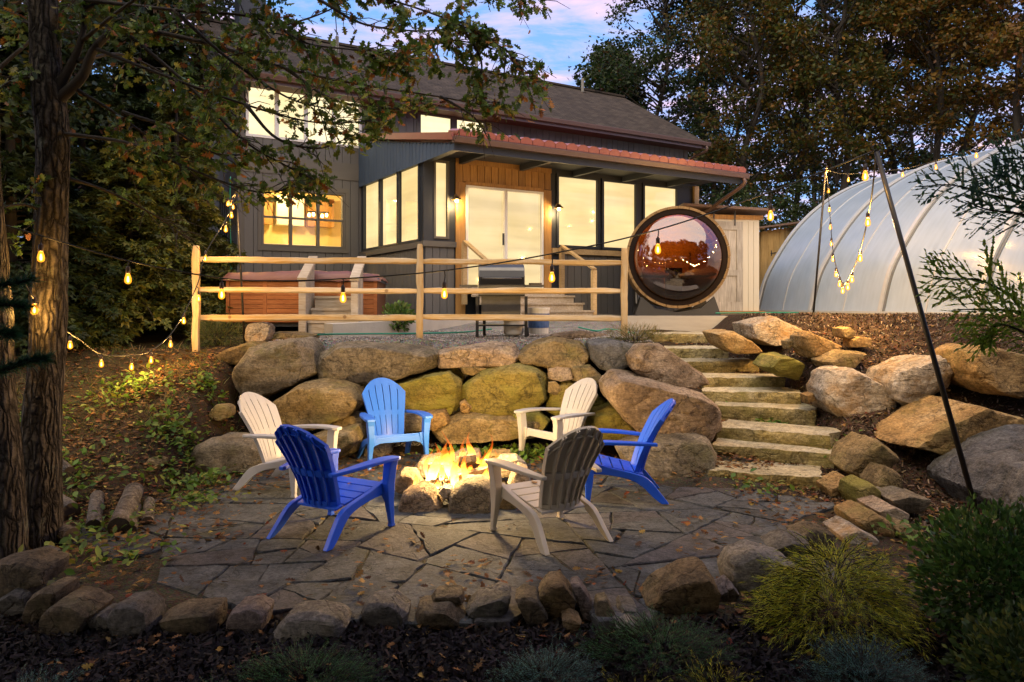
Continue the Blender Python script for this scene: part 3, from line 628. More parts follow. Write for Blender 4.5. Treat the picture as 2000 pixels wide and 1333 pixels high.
# ------------------------------------------------------------------ stone steps
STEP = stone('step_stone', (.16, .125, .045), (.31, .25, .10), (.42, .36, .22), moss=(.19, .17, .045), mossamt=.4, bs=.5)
TREAD = stone('step_tread', (.27, .235, .14), (.40, .355, .235), (.50, .46, .34), moss=(.24, .20, .08), mossamt=.12, bs=.35, strata=.2)  # tops paler than fronts: sky light put into the colour, besides wear
stair = empty('stone_staircase', (2.6, 7.7, 0), label='rough stone staircase climbing from the patio between boulders to the greenhouse', cat='stairs')
ST = [((1385,918),(1610,933),.145),((1392,868),(1627,886),.29),((1397,832),(1622,852),.435),((1391,790),(1592,801),.58),((1373,763),(1568,768),.725),((1373,736),(1535,738),.87),((1330,706),(1485,706),1.03),((1300,680),(1422,681),1.19),((1277,652),(1384,652),1.39)]
for i, (a_, b_, z) in enumerate(ST):
    def gp(p): Y = F * (EYE - z) / (p[1] - HY); return Vector(((p[0] - CX) / F * Y, Y, 0))
    A, B = gp(a_), gp(b_); u_ = (B - A).normalized(); v_ = Vector((-u_.y, u_.x, 0)); ln = (B - A).length; dp = .62 if i < 6 else .85
    rs = random.Random(40 + i); nxs, nys, nzs = 26, 8, 4; V = []; Fc = []; th = .20
    grid = {}
    def vert(ix, iy, iz):
        if (ix, iy, iz) in grid: return grid[(ix, iy, iz)]
        x = ix / nxs * ln; y = iy / nys * dp; zz = -th + th * iz / nzs
        if iy == 0: y += .03 * mnoise.noise(Vector((x * 3, zz * 6, i * 9.1))) + .012 * mnoise.noise(Vector((x * 14, zz * 22, i)))
        if iz == nzs: zz += .012 * mnoise.noise(Vector((x * 3, y * 3, i * 5.3)))
        if iy == 0 and iz == nzs: y += .010; zz -= .008 + .012 * mnoise.noise(Vector((x * 9, 1, i * 3.3)))
        if ix == 0: x += .05 * mnoise.noise(Vector((y * 4, zz * 5, i)))
        if ix == nxs: x += .07 * mnoise.noise(Vector((y * 4, zz * 5, i + 7)))
        grid[(ix, iy, iz)] = len(V); p = A + u_ * x + v_ * y + Vector((0, 0, z + zz)) - stair.location; V.append(tuple(p)); return grid[(ix, iy, iz)]
    for ix in range(nxs):
        for iz in range(nzs): Fc.append((vert(ix, 0, iz), vert(ix + 1, 0, iz), vert(ix + 1, 0, iz + 1), vert(ix, 0, iz + 1)))
        for iy in range(nys): Fc.append((vert(ix, iy, nzs), vert(ix + 1, iy, nzs), vert(ix + 1, iy + 1, nzs), vert(ix, iy + 1, nzs)))
    for iy in range(nys):
        for iz in range(nzs):
            Fc.append((vert(0, iy + 1, iz), vert(0, iy, iz), vert(0, iy, iz + 1), vert(0, iy + 1, iz + 1)))
            Fc.append((vert(nxs, iy, iz), vert(nxs, iy + 1, iz), vert(nxs, iy + 1, iz + 1), vert(nxs, iy, iz + 1)))
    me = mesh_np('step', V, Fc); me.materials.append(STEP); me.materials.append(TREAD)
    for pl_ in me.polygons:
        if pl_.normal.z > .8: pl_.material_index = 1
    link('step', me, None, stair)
CONC = plain('concrete', (.42, .40, .36), .85, var=.18, scale=4, bs=.3)
slab('concrete_curb', (2.15, 13.95, 1.3), (4.25, 14.35, 1.68), CONC, label='pale concrete curb at the top of the stone steps, under the round window', cat='curb')
mb = MB(); cv = spline([P(650, 655, 11.3), P(720, 650, 11.6), P(800, 640, 12.2), P(900, 628, 13.3), P(1000, 622, 14.0)], 6)
for i in range(len(cv) - 1):
    p, q = cv[i], cv[i + 1]; z0, z1 = 1.2, 1.60 + .08 * i / len(cv); d = Vector((-.35, .75, 0))
    V = [(p.x, p.y, z0), (q.x, q.y, z0), (q.x + d.x, q.y + d.y, z0), (p.x + d.x, p.y + d.y, z0), (p.x, p.y, z1), (q.x, q.y, z1 + .003), (q.x + d.x, q.y + d.y, z1 + .003), (p.x + d.x, p.y + d.y, z1)]
    mb.add(V, [CUBE_F[1], CUBE_F[2]] + ([CUBE_F[5]] if i == 0 else []))
mb.build('concrete_walk', CONC, label='curved pale concrete walk edge behind the rail fence, from hot tub to porch', cat='walkway')
# ------------------------------------------------------------------ house (local x along the facade, y into the house)
TH = R(31); C0 = Vector(((828 - CX) / F * 14.8, 14.8, 0)); PD = 3.68      # porch corner, porch depth
house = empty('house', C0, TH, label='grey board-sided two-storey house with brown shingle roof and glazed red-roofed porch', cat='house')
SID = plain('siding_grey', (.118, .116, .116), .75, var=.10, scale=3, bs=.2)
SIDB = plain('siding_blue', (.060, .095, .16), .7, var=.08, scale=3, bs=.15)
TRIM = plain('trim_dark', (.026, .032, .044), .55, var=.1)
TRIMG = plain('trim_grey', (.112, .105, .095), .65, var=.1)
WHITE = plain('white_vinyl', (.75, .75, .74), .4, var=.04)
BRWN = plain('gutter_brown', (.10, .055, .04), .35, var=.08, spec=.5)
SOFF = plain('soffit_red', (.085, .035, .03), .7, var=.1)
FIR = wood('cladding_fir', (.30, .15, .045), (.50, .28, .09), .6, axis=2)
LUM = wood('lumber_pine', (.40, .27, .12), (.60, .44, .24), .7, axis=0)
GREYW = wood('weathered_rail', (.30, .24, .16), (.52, .46, .38), .8, axis=0)
def pane_mat(name, col, strength, rough=.05, var=.10):
    """lit shade behind glass: uneven glow, faint pleats"""
    m, t, o = nodes(name); geo = nn(t, 'NewGeometry'); sp = nn(t, 'SeparateXYZ', {0: geo.outputs['Position']})
    n_ = nn(t, 'TexNoise', {'Vector': geo.outputs['Position'], 'Scale': .8, 'Detail': 4.0}); mp_ = nn(t, 'Mapping', {'Vector': geo.outputs['Position'], 'Scale': (.3, .3, 3.2)}); n2_ = nn(t, 'TexNoise', {'Vector': mp_.outputs[0], 'Scale': 1.6, 'Detail': 5.0})
    c = mixc(t, ramp(t, n_.outputs[0], [(.3, 0.0), (.7, 1.0)]), [col[0] * (1 - var), col[1] * (1 - var * 1.4), col[2] * (1 - var * 2.6)], [col[0] * (1 + var), col[1] * (1 + var), col[2] * (1 + var * 1.8)])
    c = mixc(t, .55, c, ramp(t, n2_.outputs[0], [(.35, .78), (.65, 1.15)]), 'MULTIPLY')
    b = surf(t, o, (.05, .045, .035), rough, spec=.5); t.links.new(c, b.inputs['Emission Color']); b.inputs['Emission Strength'].default_value = strength
    return m
PANE = pane_mat('lit_pane_cream', (1.0, .75, .35), .29)
PANEU = pane_mat('lit_pane_bright', (1.0, .84, .48), .38)
DOORP = pane_mat('lit_pane_door', (1.0, .76, .37), .25)

def boards(wall, s0, s1, z0, z1, y, mat, width=.2, openings=(), axis='x', out_=-1, name='board', th=.022, slope=None):
    """upright boards with open grooves on a wall plane; axis x: run along local x at y; axis y: run along local y at x"""
    n = max(1, round((s1 - s0) / width)); w_ = (s1 - s0) / n
    for i in range(n):
        a = s0 + i * w_ + .006; b = s0 + (i + 1) * w_ - .006; segs = [(z0, z1 if slope is None else slope((a + b) / 2))]
        for (oa, ob, oz0, oz1) in openings:
            if oa < (a + b) / 2 < ob:
                ns = []
                for (p, q) in segs:
                    if oz0 > p: ns.append((p, min(q, oz0)))
                    if oz1 < q: ns.append((max(p, oz1), q))
                segs = ns
        for p, q in segs:
            if q - p < .05: continue
            if axis == 'x': slab(name, (a, y, p), (b, y + out_ * th, q), mat, wall)
            else: slab(name, (y, a, p), (y + out_ * th, b, q), mat, wall)

def plane_wall(name, s0, s1, z0, z1, y, thick, mat, openings=(), axis='x', parent=house):
    """wall body with real openings"""
    mb = MB(); xs = sorted({s0, s1} | {v for o_ in openings for v in o_[:2]}); zs = sorted({z0, z1} | {v for o_ in openings for v in o_[2:]})
    for i in range(len(xs) - 1):
        for j in range(len(zs) - 1):
            mx_, mz_ = (xs[i] + xs[i + 1]) / 2, (zs[j] + zs[j + 1]) / 2
            if any(o_[0] < mx_ < o_[1] and o_[2] < mz_ < o_[3] for o_ in openings): continue
            if axis == 'x': mb.box((xs[i], y, zs[j]), (xs[i + 1], y + thick, zs[j + 1]))
            else: mb.box((y, xs[i], zs[j]), (y + thick, xs[i + 1], zs[j + 1]))
    return mb.build(name, mat, parent)

def window(s0, s1, z0, z1, y, pane, frame_mat, cols=1, fw=.05, axis='x', name='window', split=False, proud=.04, mull=None, inset=.03):
    """frame, mullions and panes of one window unit"""
    mb = MB(); d0, d1 = y - proud, y + .06
    def bx(a, b, p, q, e0=d0, e1=d1):
        if axis == 'x': mb.box((a, e0, p), (b, e1, q))
        else: mb.box((e0, a, p), (e1, b, q))
    bx(s0 - fw, s1 + fw, z1, z1 + fw); bx(s0 - fw, s1 + fw, z0 - fw, z0); bx(s0 - fw, s0, z0, z1); bx(s1, s1 + fw, z0, z1)
    mull = mull or fw; w_ = (s1 - s0 - mull * (cols - 1)) / cols; edges = []
    for c_ in range(cols):
        a = s0 + c_ * (w_ + mull); edges.append((a, a + w_))
        if c_: bx(a - mull, a, z0, z1)
        if split: bx(a, a + w_, (z0 + z1) / 2 - .02, (z0 + z1) / 2 + .025, d0 + .015, d1)
    wo = mb.build(name, frame_mat, house)
    for a, b in edges:
        if split:
            zm = (z0 + z1) / 2; rng_ = [(z0, zm - .02), (zm + .025, z1)]
        else: rng_ = [(z0, z1)]
        for p, q in rng_:
            if axis == 'x': slab('pane', (a, y + inset, p), (b, y + inset + .008, q), pane, wo)
            else: slab('pane', (y + inset, a, p), (y + inset + .008, b, q), pane, wo)
    return wo

# main block -----------------------------------------------------------
ML, MR_, BASE, EV = -2.84, 10.68, 1.35, 6.93
OPEN = [(-2.29, -.45, 3.27, 4.5), (-2.62, -.06, 5.72, 6.8), (1.5, 2.42, 5.85, 6.70), (2.5, 3.38, 5.85, 6.70)]
wm = plane_wall('wall', ML, MR_, BASE, EV - .05, PD, .15, TRIM, OPEN)
boards(wm, ML + .12, MR_ - .12, BASE, EV - .1, PD, SID, .205, OPEN + [(ML, .1, 4.87, 5.27)])
slab('band_board', (ML, PD - .04, 4.87), (0, PD + .0, 5.27), TRIMG, wm)
slab('corner_board', (ML - .03, PD - .035, BASE), (ML + .12, PD + .1, EV - .1), TRIMG, wm)
slab('corner_board', (MR_ - .12, PD - .035, BASE), (MR_ + .03, PD + .1, EV - .1), TRIMG, wm)
gl = plane_wall('gable_wall', PD + .15, PD + 7.0, BASE, EV + .1, ML, .15, SID, [(PD + .9, PD + 1.9, 3.2, 4.5)], axis='y')
boards(gl, PD + .15, PD + 7, BASE, EV, ML, SID, .22, [(PD + .9, PD + 1.9, 3.2, 4.5)], axis='y')
MB().add([(ML, PD, EV + .1), (ML, PD + 7, EV + .1), (ML, PD + 3.5, 9.1), (ML + .15, PD, EV + .1), (ML + .15, PD + 7, EV + .1), (ML + .15, PD + 3.5, 9.1)], [(0, 2, 1), (3, 4, 5), (0, 3, 5, 2), (1, 2, 5, 4)]).build('gable_peak', SID, house)
plane_wall('rear_wall', ML, MR_, BASE, EV, PD + 7, .15, SID); plane_wall('end_wall', PD + .15, PD + 7, BASE, EV + .1, MR_ - .15, .15, SID, axis='y')
MB().add([(MR_, PD, EV + .1), (MR_, PD + 7, EV + .1), (MR_, PD + 3.5, 9.1), (MR_ - .15, PD, EV + .1), (MR_ - .15, PD + 7, EV + .1), (MR_ - .15, PD + 3.5, 9.1)], [(0, 1, 2), (3, 5, 4), (0, 2, 5, 3), (1, 4, 5, 2)]).build('gable_peak', SID, house)
# kitchen window: a real lit room behind clear glass
m, t, o = nodes('clear_glass'); g1 = nn(t, 'BsdfGlossy', {'Roughness': .03}); g2 = nn(t, 'BsdfTransparent', {'Color': (1, .97, .9, 1)}); mxs = nn(t, 'MixShader', {0: .06, 1: g2.outputs[0], 2: g1.outputs[0]}); t.links.new(mxs.outputs[0], o.inputs[0]); CLEAR = m
window(-2.29, -.45, 3.27, 4.5, PD, CLEAR, TRIMG, 3, .045, split=True, name='kitchen_window', mull=.065)
slab('window_trim', (-2.42, PD - .05, 3.12), (-.32, PD, 3.22), TRIMG, house); slab('window_trim', (-2.42, PD - .05, 4.55), (-.32, PD, 4.66), TRIMG, house)
slab('window_trim', (-2.42, PD - .045, 3.22), (-2.34, PD, 4.55), TRIMG, house); slab('window_trim', (-.40, PD - .045, 3.22), (-.32, PD, 4.55), TRIMG, house)
ROOMW = plain('room_wall', (.80, .62, .28), .8, var=.08)
room = MB(); room.box((-2.75, PD + 2.4, 2.9), (.6, PD + 2.5, 5.0)); room.box((-2.75, PD + .16, 2.85), (.6, PD + 2.4, 2.9)); room.box((-2.75, PD + .16, 4.95), (.6, PD + 2.4, 5.0)); room.box((.5, PD + .16, 2.9), (.6, PD + 2.4, 4.95)); room.box((-2.68, PD + .16, 2.9), (-2.6, PD + 2.4, 4.95))
ro = room.build('kitchen_room', ROOMW, house)
for k in range(3): slab('cabinet', (-2.3 + k * .8, PD + 2.1, 3.95), (-1.6 + k * .8, PD + 2.38, 4.7), FIR if k != 1 else WHITE, ro)
slab('counter', (-2.4, PD + 1.7, 3.35), (.3, PD + 2.38, 3.42), WHITE, ro)
CHAND = emit('chandelier_bulb', (1, .72, .3), 7.0)
for k in range(5): MB().lathe([(0, -.05), (.03, -.03), (.035, 0), (.02, .04), (0, .05)], 8, (-.95 + .11 * k, PD + 1.1, 4.12 + .02 * math.sin(k * 2))).build('chandelier_bulb', CHAND, ro, smooth=True)
slab('chandelier_bar', (-1.0, PD + 1.08, 4.19), (-.45, PD + 1.12, 4.22), TRIM, ro)
rl = bpy.data.lights.new('kitchen_lamp', 'POINT'); rl.energy = 52; rl.color = (1, .74, .36); rl.shadow_soft_size = .15
rlo = bpy.data.objects.new('kitchen_lamp', rl); COL.objects.link(rlo); rlo.parent = ro; rlo.location = (-1.3, PD + 1.0, 4.75)
window(-2.62, -.06, 5.72, 6.8, PD, PANEU, WHITE, 4, .06, name='upper_window', mull=.09)
window(1.5, 2.42, 5.85, 6.70, PD, PANEU, TRIMG, 1, .05, name='clerestory_window'); window(2.52, 3.38, 5.85, 6.70, PD, PANEU, TRIMG, 1, .05, name='clerestory_window')
window(PD + .9, PD + 1.9, 3.2, 4.5, ML - .03, plain('shutter_green', (.06, .075, .05), .6), TRIM, 4, .06, axis='y', name='shuttered_window', inset=.0)
# roof
m, t, o = nodes('roof_shingles'); v, r = coords(t)
br = nn(t, 'TexBrick', {'Vector': v, 'Color1': (.036, .027, .021, 1), 'Color2': (.058, .045, .035, 1), 'Mortar': (.018, .014, .011, 1), 'Scale': 1.0, 'Mortar Size': .012, 'Brick Width': .3, 'Row Height': .14, 'Bias': 0.0}, offset=.5)
ns_ = nn(t, 'TexNoise', {'Vector': v, 'Scale': 2.5, 'Detail': 6.0}); nf_ = nn(t, 'TexNoise', {'Vector': v, 'Scale': 60.0})
c = mixc(t, 1.0, br.outputs['Color'], ramp(t, ns_.outputs[0], [(.3, .7), (.7, 1.35)]), 'MULTIPLY'); c = mixc(t, .6, c, ramp(t, nf_.outputs[0], [(.3, .6), (.7, 1.4)]), 'MULTIPLY')
surf(t, o, c, .9, br.outputs['Fac'], .6, -.02, spec=.2); SHING = m
RY, RZ, OV = PD + 3.5, 9.33, .6
def roof_slope(sign):
    y_e = PD - OV if sign < 0 else PD + 7 + OV; mb = MB(); xl_, xr_ = ML - .35, MR_ + .32
    ln = math.hypot(RY - y_e, RZ - EV)
    o_ = empty('roof', (xl_, y_e, EV)); o_.parent = house; return o_
ln = math.hypot(RY - (PD - OV), RZ - EV); pit = math.atan2(RZ - EV, RY - (PD - OV)); W_ = MR_ - ML + .67
rf = MB().box((0, 0, -.12), (W_, ln, 0)).build('roof', SHING, house); rf.location = (ML - .35, PD - OV, EV); rf.rotation_euler = (pit, 0, 0)
rf2 = MB().box((0, 0, -.12), (W_, ln, 0)).build('roof', SHING, house); rf2.location = (MR_ + .32, PD + 7 + OV, EV); rf2.rotation_euler = (pit, 0, math.pi)
slab('ridge_cap', (ML - .36, RY - .12, RZ - .03), (MR_ + .33, RY + .12, RZ + .035), SHING, house)
slab('soffit', (ML - .3, PD - OV + .02, EV - .17), (MR_ + .28, PD, EV - .13), SOFF, house)
MB().prism([(-.12, 0), (-.12, -.02), (-.10, -.11), (0, -.11), (0, 0), (-.015, 0), (-.015, -.095), (-.09, -.095), (-.105, -.0)], 'x', ML - .38, MR_ + .36).build('gutter', BRWN, house, loc=(0, PD - OV - .0, EV - .01))
slab('fascia', (ML - .34, PD - OV + .002, EV - .2), (MR_ + .3, PD - OV + .022, EV - .10), BRWN, house)
MB().tube(spline([(MR_ + .2, PD - OV - .06, EV - .1), (MR_ + .2, PD - OV - .04, EV - .28), (MR_ + .06, PD - .05, EV - .55), (MR_ + .06, PD - .04, EV - 1.6)], 5), .04, 8).build('downspout', BRWN, house, smooth=True)
for (xx, fr) in ((9.0, .93), (4.6, .80), (.2, .75)):
    yy = PD - OV + (RY - PD + OV) * fr; zz = EV + (RZ - EV) * fr; p_ = MB().lathe([(.0, .45), (.05, .45), (.05, .0), (.11, -.03)], 10, (xx, yy, zz)).build('vent_pipe', TRIMG, house, smooth=True)
ch = MB().box((-2.1, RY + .2, RZ - .9), (-1.4, RY + .9, RZ + 1.2)).box((-2.16, RY + .14, RZ + 1.2), (-1.34, RY + .96, RZ + 1.3)).build('chimney', TRIM, house)
# porch ------------------------------------------------------------------
OVP, PL, PR = 1.5, -.07, 7.42
boards_open = []
pw = plane_wall('porch_wall', .0, 7.45, BASE, 4.95, 0, .12, TRIM, [(.247, .498, 3.27, 4.76), (.80, 2.95, 2.25, 4.34), (3.24, 4.31, 3.22, 4.74), (4.50, 5.45, 3.22, 4.74), (5.73, 6.76, 3.22, 4.74)])
boards(pw, 0.02, .66, BASE, 3.06, 0, SID, .16); boards(pw, 3.3, 7.4, BASE, 3.02, 0, SID, .185)
slab('sill_board', (-.05, -.07, 3.06), (.69, 0, 3.17), TRIMG, pw); slab('sill_board', (3.04, -.09, 3.02), (7.42, 0, 3.14), LUM, pw)
slab('corner_post', (-.02, -.03, 3.17), (.2, .0, 4.9), TRIM, pw)
boards(pw, .69, 3.03, BASE, 4.88, 0, FIR, .165, [(.80, 2.95, BASE, 4.42)], name='cladding_board', th=.03)
slab('door_trim', (.69, -.05, BASE), (.9, -.031, 4.40), FIR, pw); slab('door_trim', (2.84, -.05, BASE), (3.03, -.031, 4.40), FIR, pw); slab('door_trim', (.9, -.05, 4.31), (2.84, -.031, 4.43), FIR, pw); slab('cladding_cap', (.69, -.055, 4.78), (3.03, -.031, 4.9), FIR, pw)
window(.247, .498, 3.27, 4.76, 0, PANE, TRIMG, 1, .045, name='porch_window')
for a_, b_ in ((3.24, 4.31), (4.50, 5.45), (5.73, 6.76)): window(a_, b_, 3.22, 4.74, 0, PANE, TRIM, 1, .06, name='porch_window')
sd_ = window(.966, 2.767, 2.25, 4.30, -.02, DOORP, WHITE, 2, .05, name='sliding_door', mull=.07)
slab('door_handle', (1.78, -.08, 3.15), (1.81, -.05, 3.4), TRIM, sd_)
# porch side wall (local x = 0, y 0..PD)
sw = plane_wall('porch_side_wall', .12, PD, BASE, 4.95, 0, .12, TRIM, [(.22, 1.22, 3.22, 4.74), (1.34, 2.3, 3.22, 4.74), (2.42, 3.4, 3.22, 4.74)], axis='y')
boards(sw, .02, PD - .05, BASE, 3.02, 0, SID, .2, axis='y')
slab('sill_board', (-.06, -.02, 3.04), (0, PD - .04, 3.16), TRIMG, sw)
for a_, b_ in ((.22, 1.22), (1.34, 2.3), (2.42, 3.4)): window(a_, b_, 3.22, 4.74, 0, PANE, TRIM, 1, .05, axis='y', name='porch_window')
# porch roof
z_e, z_w = 4.97, 5.97; slope_p = (z_w - z_e) / (PD + OVP)
RED = plain('metal_roof_red', (.28, .085, .06), .35, var=.10, spec=.5, metal=.1)
boards(sw, -OVP + .02, PD - .03, 4.72, 5, -.05, SIDB, .17, axis='y', slope=lambda y_: z_e + slope_p * (y_ + OVP) - .16, name='gable_board')
MB().prism([(-OVP, 4.72), (PD - .02, 4.72), (PD - .02, z_w - .13), (-OVP, z_e - .13)], 'x', -.048, .08).build('gable_infill', TRIM, house)
pr = MB(); pr.prism([(-OVP - .02, z_e - .03), (PD - .03, z_w - .03), (PD - .03, z_w), (-OVP - .02, z_e)], 'x', PL, PR)
pro = pr.build('porch_roof', RED, house)
nr = 33
for i in range(nr):
    xx = PL + .06 + (PR - PL - .12) * i / (nr - 1)
    rb = MB().prism([(-OVP - .06, z_e - .005), (PD - .04, z_w - .005), (PD - .04, z_w + .035), (-OVP - .06, z_e + .03)], 'x', -.035, .035).build('roof_rib', RED, pro) if i == 0 else None
    if rb is not None: rib0 = rb; rb.location = (xx, 0, 0)
    else:
        rb = rib0.copy(); COL.objects.link(rb); rb.location = (xx, 0, 0)
for k in range(28):                              # barrel-edged tile ends along the eave
    x0_ = PL + (PR - PL) * k / 28; x1_ = PL + (PR - PL) * (k + 1) / 28 - .012
    if k == 0:
        w_ = x1_ - x0_; prf = [(0, 0), (0, .085), (w_ * .25, .125), (w_ * .6, .13), (w_ * .9, .10), (w_, .085), (w_, 0)]
        te = MB().prism(prf, 'y', -.10, .30).build('roof_tile', RED, pro, loc=(x0_, -OVP - .02, z_e)); te.rotation_euler = (math.atan(slope_p), 0, 0)
    else:
        te2 = te.copy(); COL.objects.link(te2); te2.location = (x0_, -OVP - .02, z_e)
MB().prism([(-OVP - .03, z_e - .09), (PD - .03, z_w - .09), (PD - .03, z_w + .045), (-OVP - .03, z_e + .045)], 'x', PL - .07, PL - .055 + .02).build('rake_trim', RED, house)
MB().prism([(-.12, 0), (-.12, -.02), (-.10, -.11), (0, -.11), (0, 0), (-.015, 0), (-.015, -.095), (-.09, -.095), (-.105, -.0)], 'x', PL - .06, PR + .1).build('gutter', BRWN, house, loc=(0, -OVP - .02, z_e - .03))
slab('fascia', (PL, -OVP, 4.70), (PR, -OVP + .05, 4.93), TRIM, house)
slab('porch_soffit', (PL + .02, -OVP + .05, 4.88), (PR - .02, -.06, 4.905), plain('soffit_dark', (.03, .035, .045), .6), house)
slab('header_beam', (PL + .02, -.02, 4.80), (PR - .02, .13, 5.02), TRIM, house)
for xx in (.75, 2.2, 3.6, 5.0, 6.4): slab('rafter', (xx, -OVP + .05, 4.76), (xx + .09, -.06, 4.879), TRIM, house)
slab('end_post', (7.3, -.09, BASE), (7.45, -.02, 4.85), LUM, house)
MB().tube(spline([(PR - .05, -OVP - .07, z_e - .13), (PR - .05, -OVP - .05, z_e - .3), (PR - .25, -.8, z_e - .75), (PR - .15, -.15, z_e - 1.1), (PR - .15, -.13, 1.8)], 5), .045, 8).build('downspout', BRWN, house, smooth=True)
# barn lamps by the door
LAMPM = emit('lamp_bulb', (1, .62, .22), 12.0)
GLASSA = plain('lamp_metal', (.25, .18, .10), .3, metal=.8)
for xx, lab in ((.64, 'l'), (3.14, 'r')):
    lp = MB().tube([(xx, -.03, 4.05), (xx, -.1, 4.12), (xx, -.16, 4.12), (xx, -.18, 4.09)], .012, 6).lathe([(.0, .06), (.035, .05), (.06, .02), (.11, -.03), (.112, -.035), (.1, -.03), (.05, .01), (0, .03)], 14, (xx, -.18, 4.04)).build('wall_lamp', GLASSA, house, smooth=True)
    MB().lathe([(0, -.07), (.03, -.055), (.038, -.03), (.02, 0), (0, .01)], 10, (xx, -.18, 4.02)).build('bulb', LAMPM, lp, smooth=True)
    pl_ = bpy.data.lights.new('wall_lamp_light', 'POINT'); pl_.energy = 8; pl_.color = (1, .66, .28); pl_.shadow_soft_size = .05
    po = bpy.data.objects.new('wall_lamp_light', pl_); COL.objects.link(po); po.parent = lp; po.location = (xx, -.18, 3.9)
# conduits on the porch wall
for k in range(3): MB().tube([(5.45 + .07 * k, -.05, 3.0), (5.45 + .07 * k, -.05, 1.95), (5.5 + .07 * k, -.07, 1.85), (5.75 + .07 * k, -.1, 1.8)], .02, 6).build('conduit', WHITE, house, smooth=True)
slab('junction_box', (5.42, -.09, 3.0), (5.6, -.03, 3.12), plain('box_grey', (.5, .5, .48), .5), house)

# timber steps up to the sliding door
ds = empty('porch_steps', C0 + Vector((math.cos(TH) * 1.2, math.sin(TH) * 1.2, 0)), TH, label='weathered timber steps with handrails leading up to the glass sliding door', cat='steps')
for k in range(4):
    y0 = -1.45 + .34 * k; zt = 1.78 + .155 * k
    slab('tread', (-.35, y0, zt - .04), (1.95, y0 + .36, zt), GREYW, ds); slab('riser', (-.33, y0 + .03, zt - .16), (1.93, y0 + .05, zt - .041), GREYW, ds)
slab('landing', (-.35, -.1, 2.2), (1.95, -.02, 2.24), GREYW, ds)
for xx in (-.4, 2.0):
    slab('post', (xx - .045, -1.4, 1.6), (xx + .045, -1.31, 2.6), LUM, ds); slab('post', (xx - .045, -.25, 1.9), (xx + .045, -.16, 3.15), LUM, ds)
    h_ = slab('handrail', (xx - .05, -.64, -.02), (xx + .05, .64, .02), LUM, ds); h_.location = (xx, -.8, 2.9); h_.rotation_euler = (math.atan2(.55, 1.15), 0, 0)

# ------------------------------------------------------------------ barrel sauna with bubble window
bc = P(1323.5, 503, 15.0); BR = 1.03
bs_ = empty('barrel_sauna', (bc.x, bc.y, 1.68), R(-8), label='wooden barrel sauna end with huge round amber bubble window on dark cradle', cat='sauna')
BARW = wood('barrel_wood', (.16, .095, .035), (.30, .20, .09), .6, axis=1)
DARKR = plain('window_ring_dark', (.012, .006, .004), .6, spec=.15)
zc2 = bc.z - 1.68
ns2 = 28
for k in range(ns2):
    a0, a1 = 2 * math.pi * k / ns2, 2 * math.pi * (k + 1) / ns2 - .012
    ring = [(r_ * math.cos(a), zc2 + r_ * math.sin(a)) for r_, a in ((BR, a0), (BR, (a0 + a1) / 2), (BR, a1), (BR - .05, a1), (BR - .05, (a0 + a1) / 2), (BR - .05, a0))]
    MB().prism(ring, 'y', -.06, 2.1).build('stave', BARW, bs_)
def ringpart(r0, r1, y0, y1, n=64):
    mb = MB()
    for k in range(n):
        a0, a1 = 2 * math.pi * k / n, 2 * math.pi * (k + 1) / n; c0, s0, c1, s1 = math.cos(a0), math.sin(a0), math.cos(a1), math.sin(a1)
        mb.add([(r0 * c0, y0, zc2 + r0 * s0), (r1 * c0, y0, zc2 + r1 * s0), (r1 * c1, y0, zc2 + r1 * s1), (r0 * c1, y0, zc2 + r0 * s1), (r0 * c0, y1, zc2 + r0 * s0), (r1 * c0, y1, zc2 + r1 * s0), (r1 * c1, y1, zc2 + r1 * s1), (r0 * c1, y1, zc2 + r0 * s1)], [CUBE_F[0], CUBE_F[1], CUBE_F[2], CUBE_F[4]])
    return mb
ringpart(.87, .979, -.035, .06).build('window_ring', DARKR, bs_, smooth=False)
m, t, o = nodes('amber_bubble'); lw = nn(t, 'Fresnel', {'IOR': 1.55}); mr = nn(t, 'MapRange', {0: lw.outputs[0], 1: 0.0, 2: 1.0, 3: .13, 4: .9})
g1 = nn(t, 'BsdfGlossy', {'Roughness': .015, 'Color': (.92, .9, .95, 1)}); g2 = nn(t, 'BsdfTransparent', {'Color': (.46, .26, .085, 1)})
mxs = nn(t, 'MixShader', {0: mr.outputs[0], 1: g2.outputs[0], 2: g1.outputs[0]}); t.links.new(mxs.outputs[0], o.inputs[0]); BUB = m
mb = MB(); nb = 48; rows = 16; Rb = .88; hb = .34
prof = [(Rb * math.sin(math.pi / 2 * i / rows), -hb * math.cos(math.pi / 2 * i / rows) ** 1.0) for i in range(rows + 1)]
V = [(0, -hb - .03, zc2)]; Fc = []
for i in range(1, rows + 1):
    for k in range(nb):
        a = 2 * math.pi * k / nb; V.append((prof[i][0] * math.cos(a), prof[i][1] - .03, zc2 + prof[i][0] * math.sin(a)))
for k in range(nb): Fc.append((0, 1 + k, 1 + (k + 1) % nb))
for i in range(rows - 1):
    for k in range(nb): k2 = (k + 1) % nb; Fc.append((1 + i * nb + k, 1 + (i + 1) * nb + k, 1 + (i + 1) * nb + k2, 1 + i * nb + k2))
mb.add(V, Fc).build('bubble_window', BUB, bs_, smooth=True)
mb = MB()
mb.prism([(BR * .955 * math.cos(2 * math.pi * k / 40), zc2 + BR * .955 * math.sin(2 * math.pi * k / 40)) for k in range(40)], 'y', 2.0, 2.06).build('rear_wall', BARW, bs_)
slab('bench', (-.8, .3, zc2 - .35), (-.15, 1.95, zc2 - .3), BARW, bs_); slab('bench', (.15, .3, zc2 - .35), (.8, 1.95, zc2 - .3), BARW, bs_)
slab('heater', (-.14, 1.3, zc2 - .75), (.2, 1.7, zc2 - .15), DARKR, bs_); slab('door', (-.1, 1.94, zc2 - .75), (.42, 1.99, zc2 + .25), BARW, bs_)
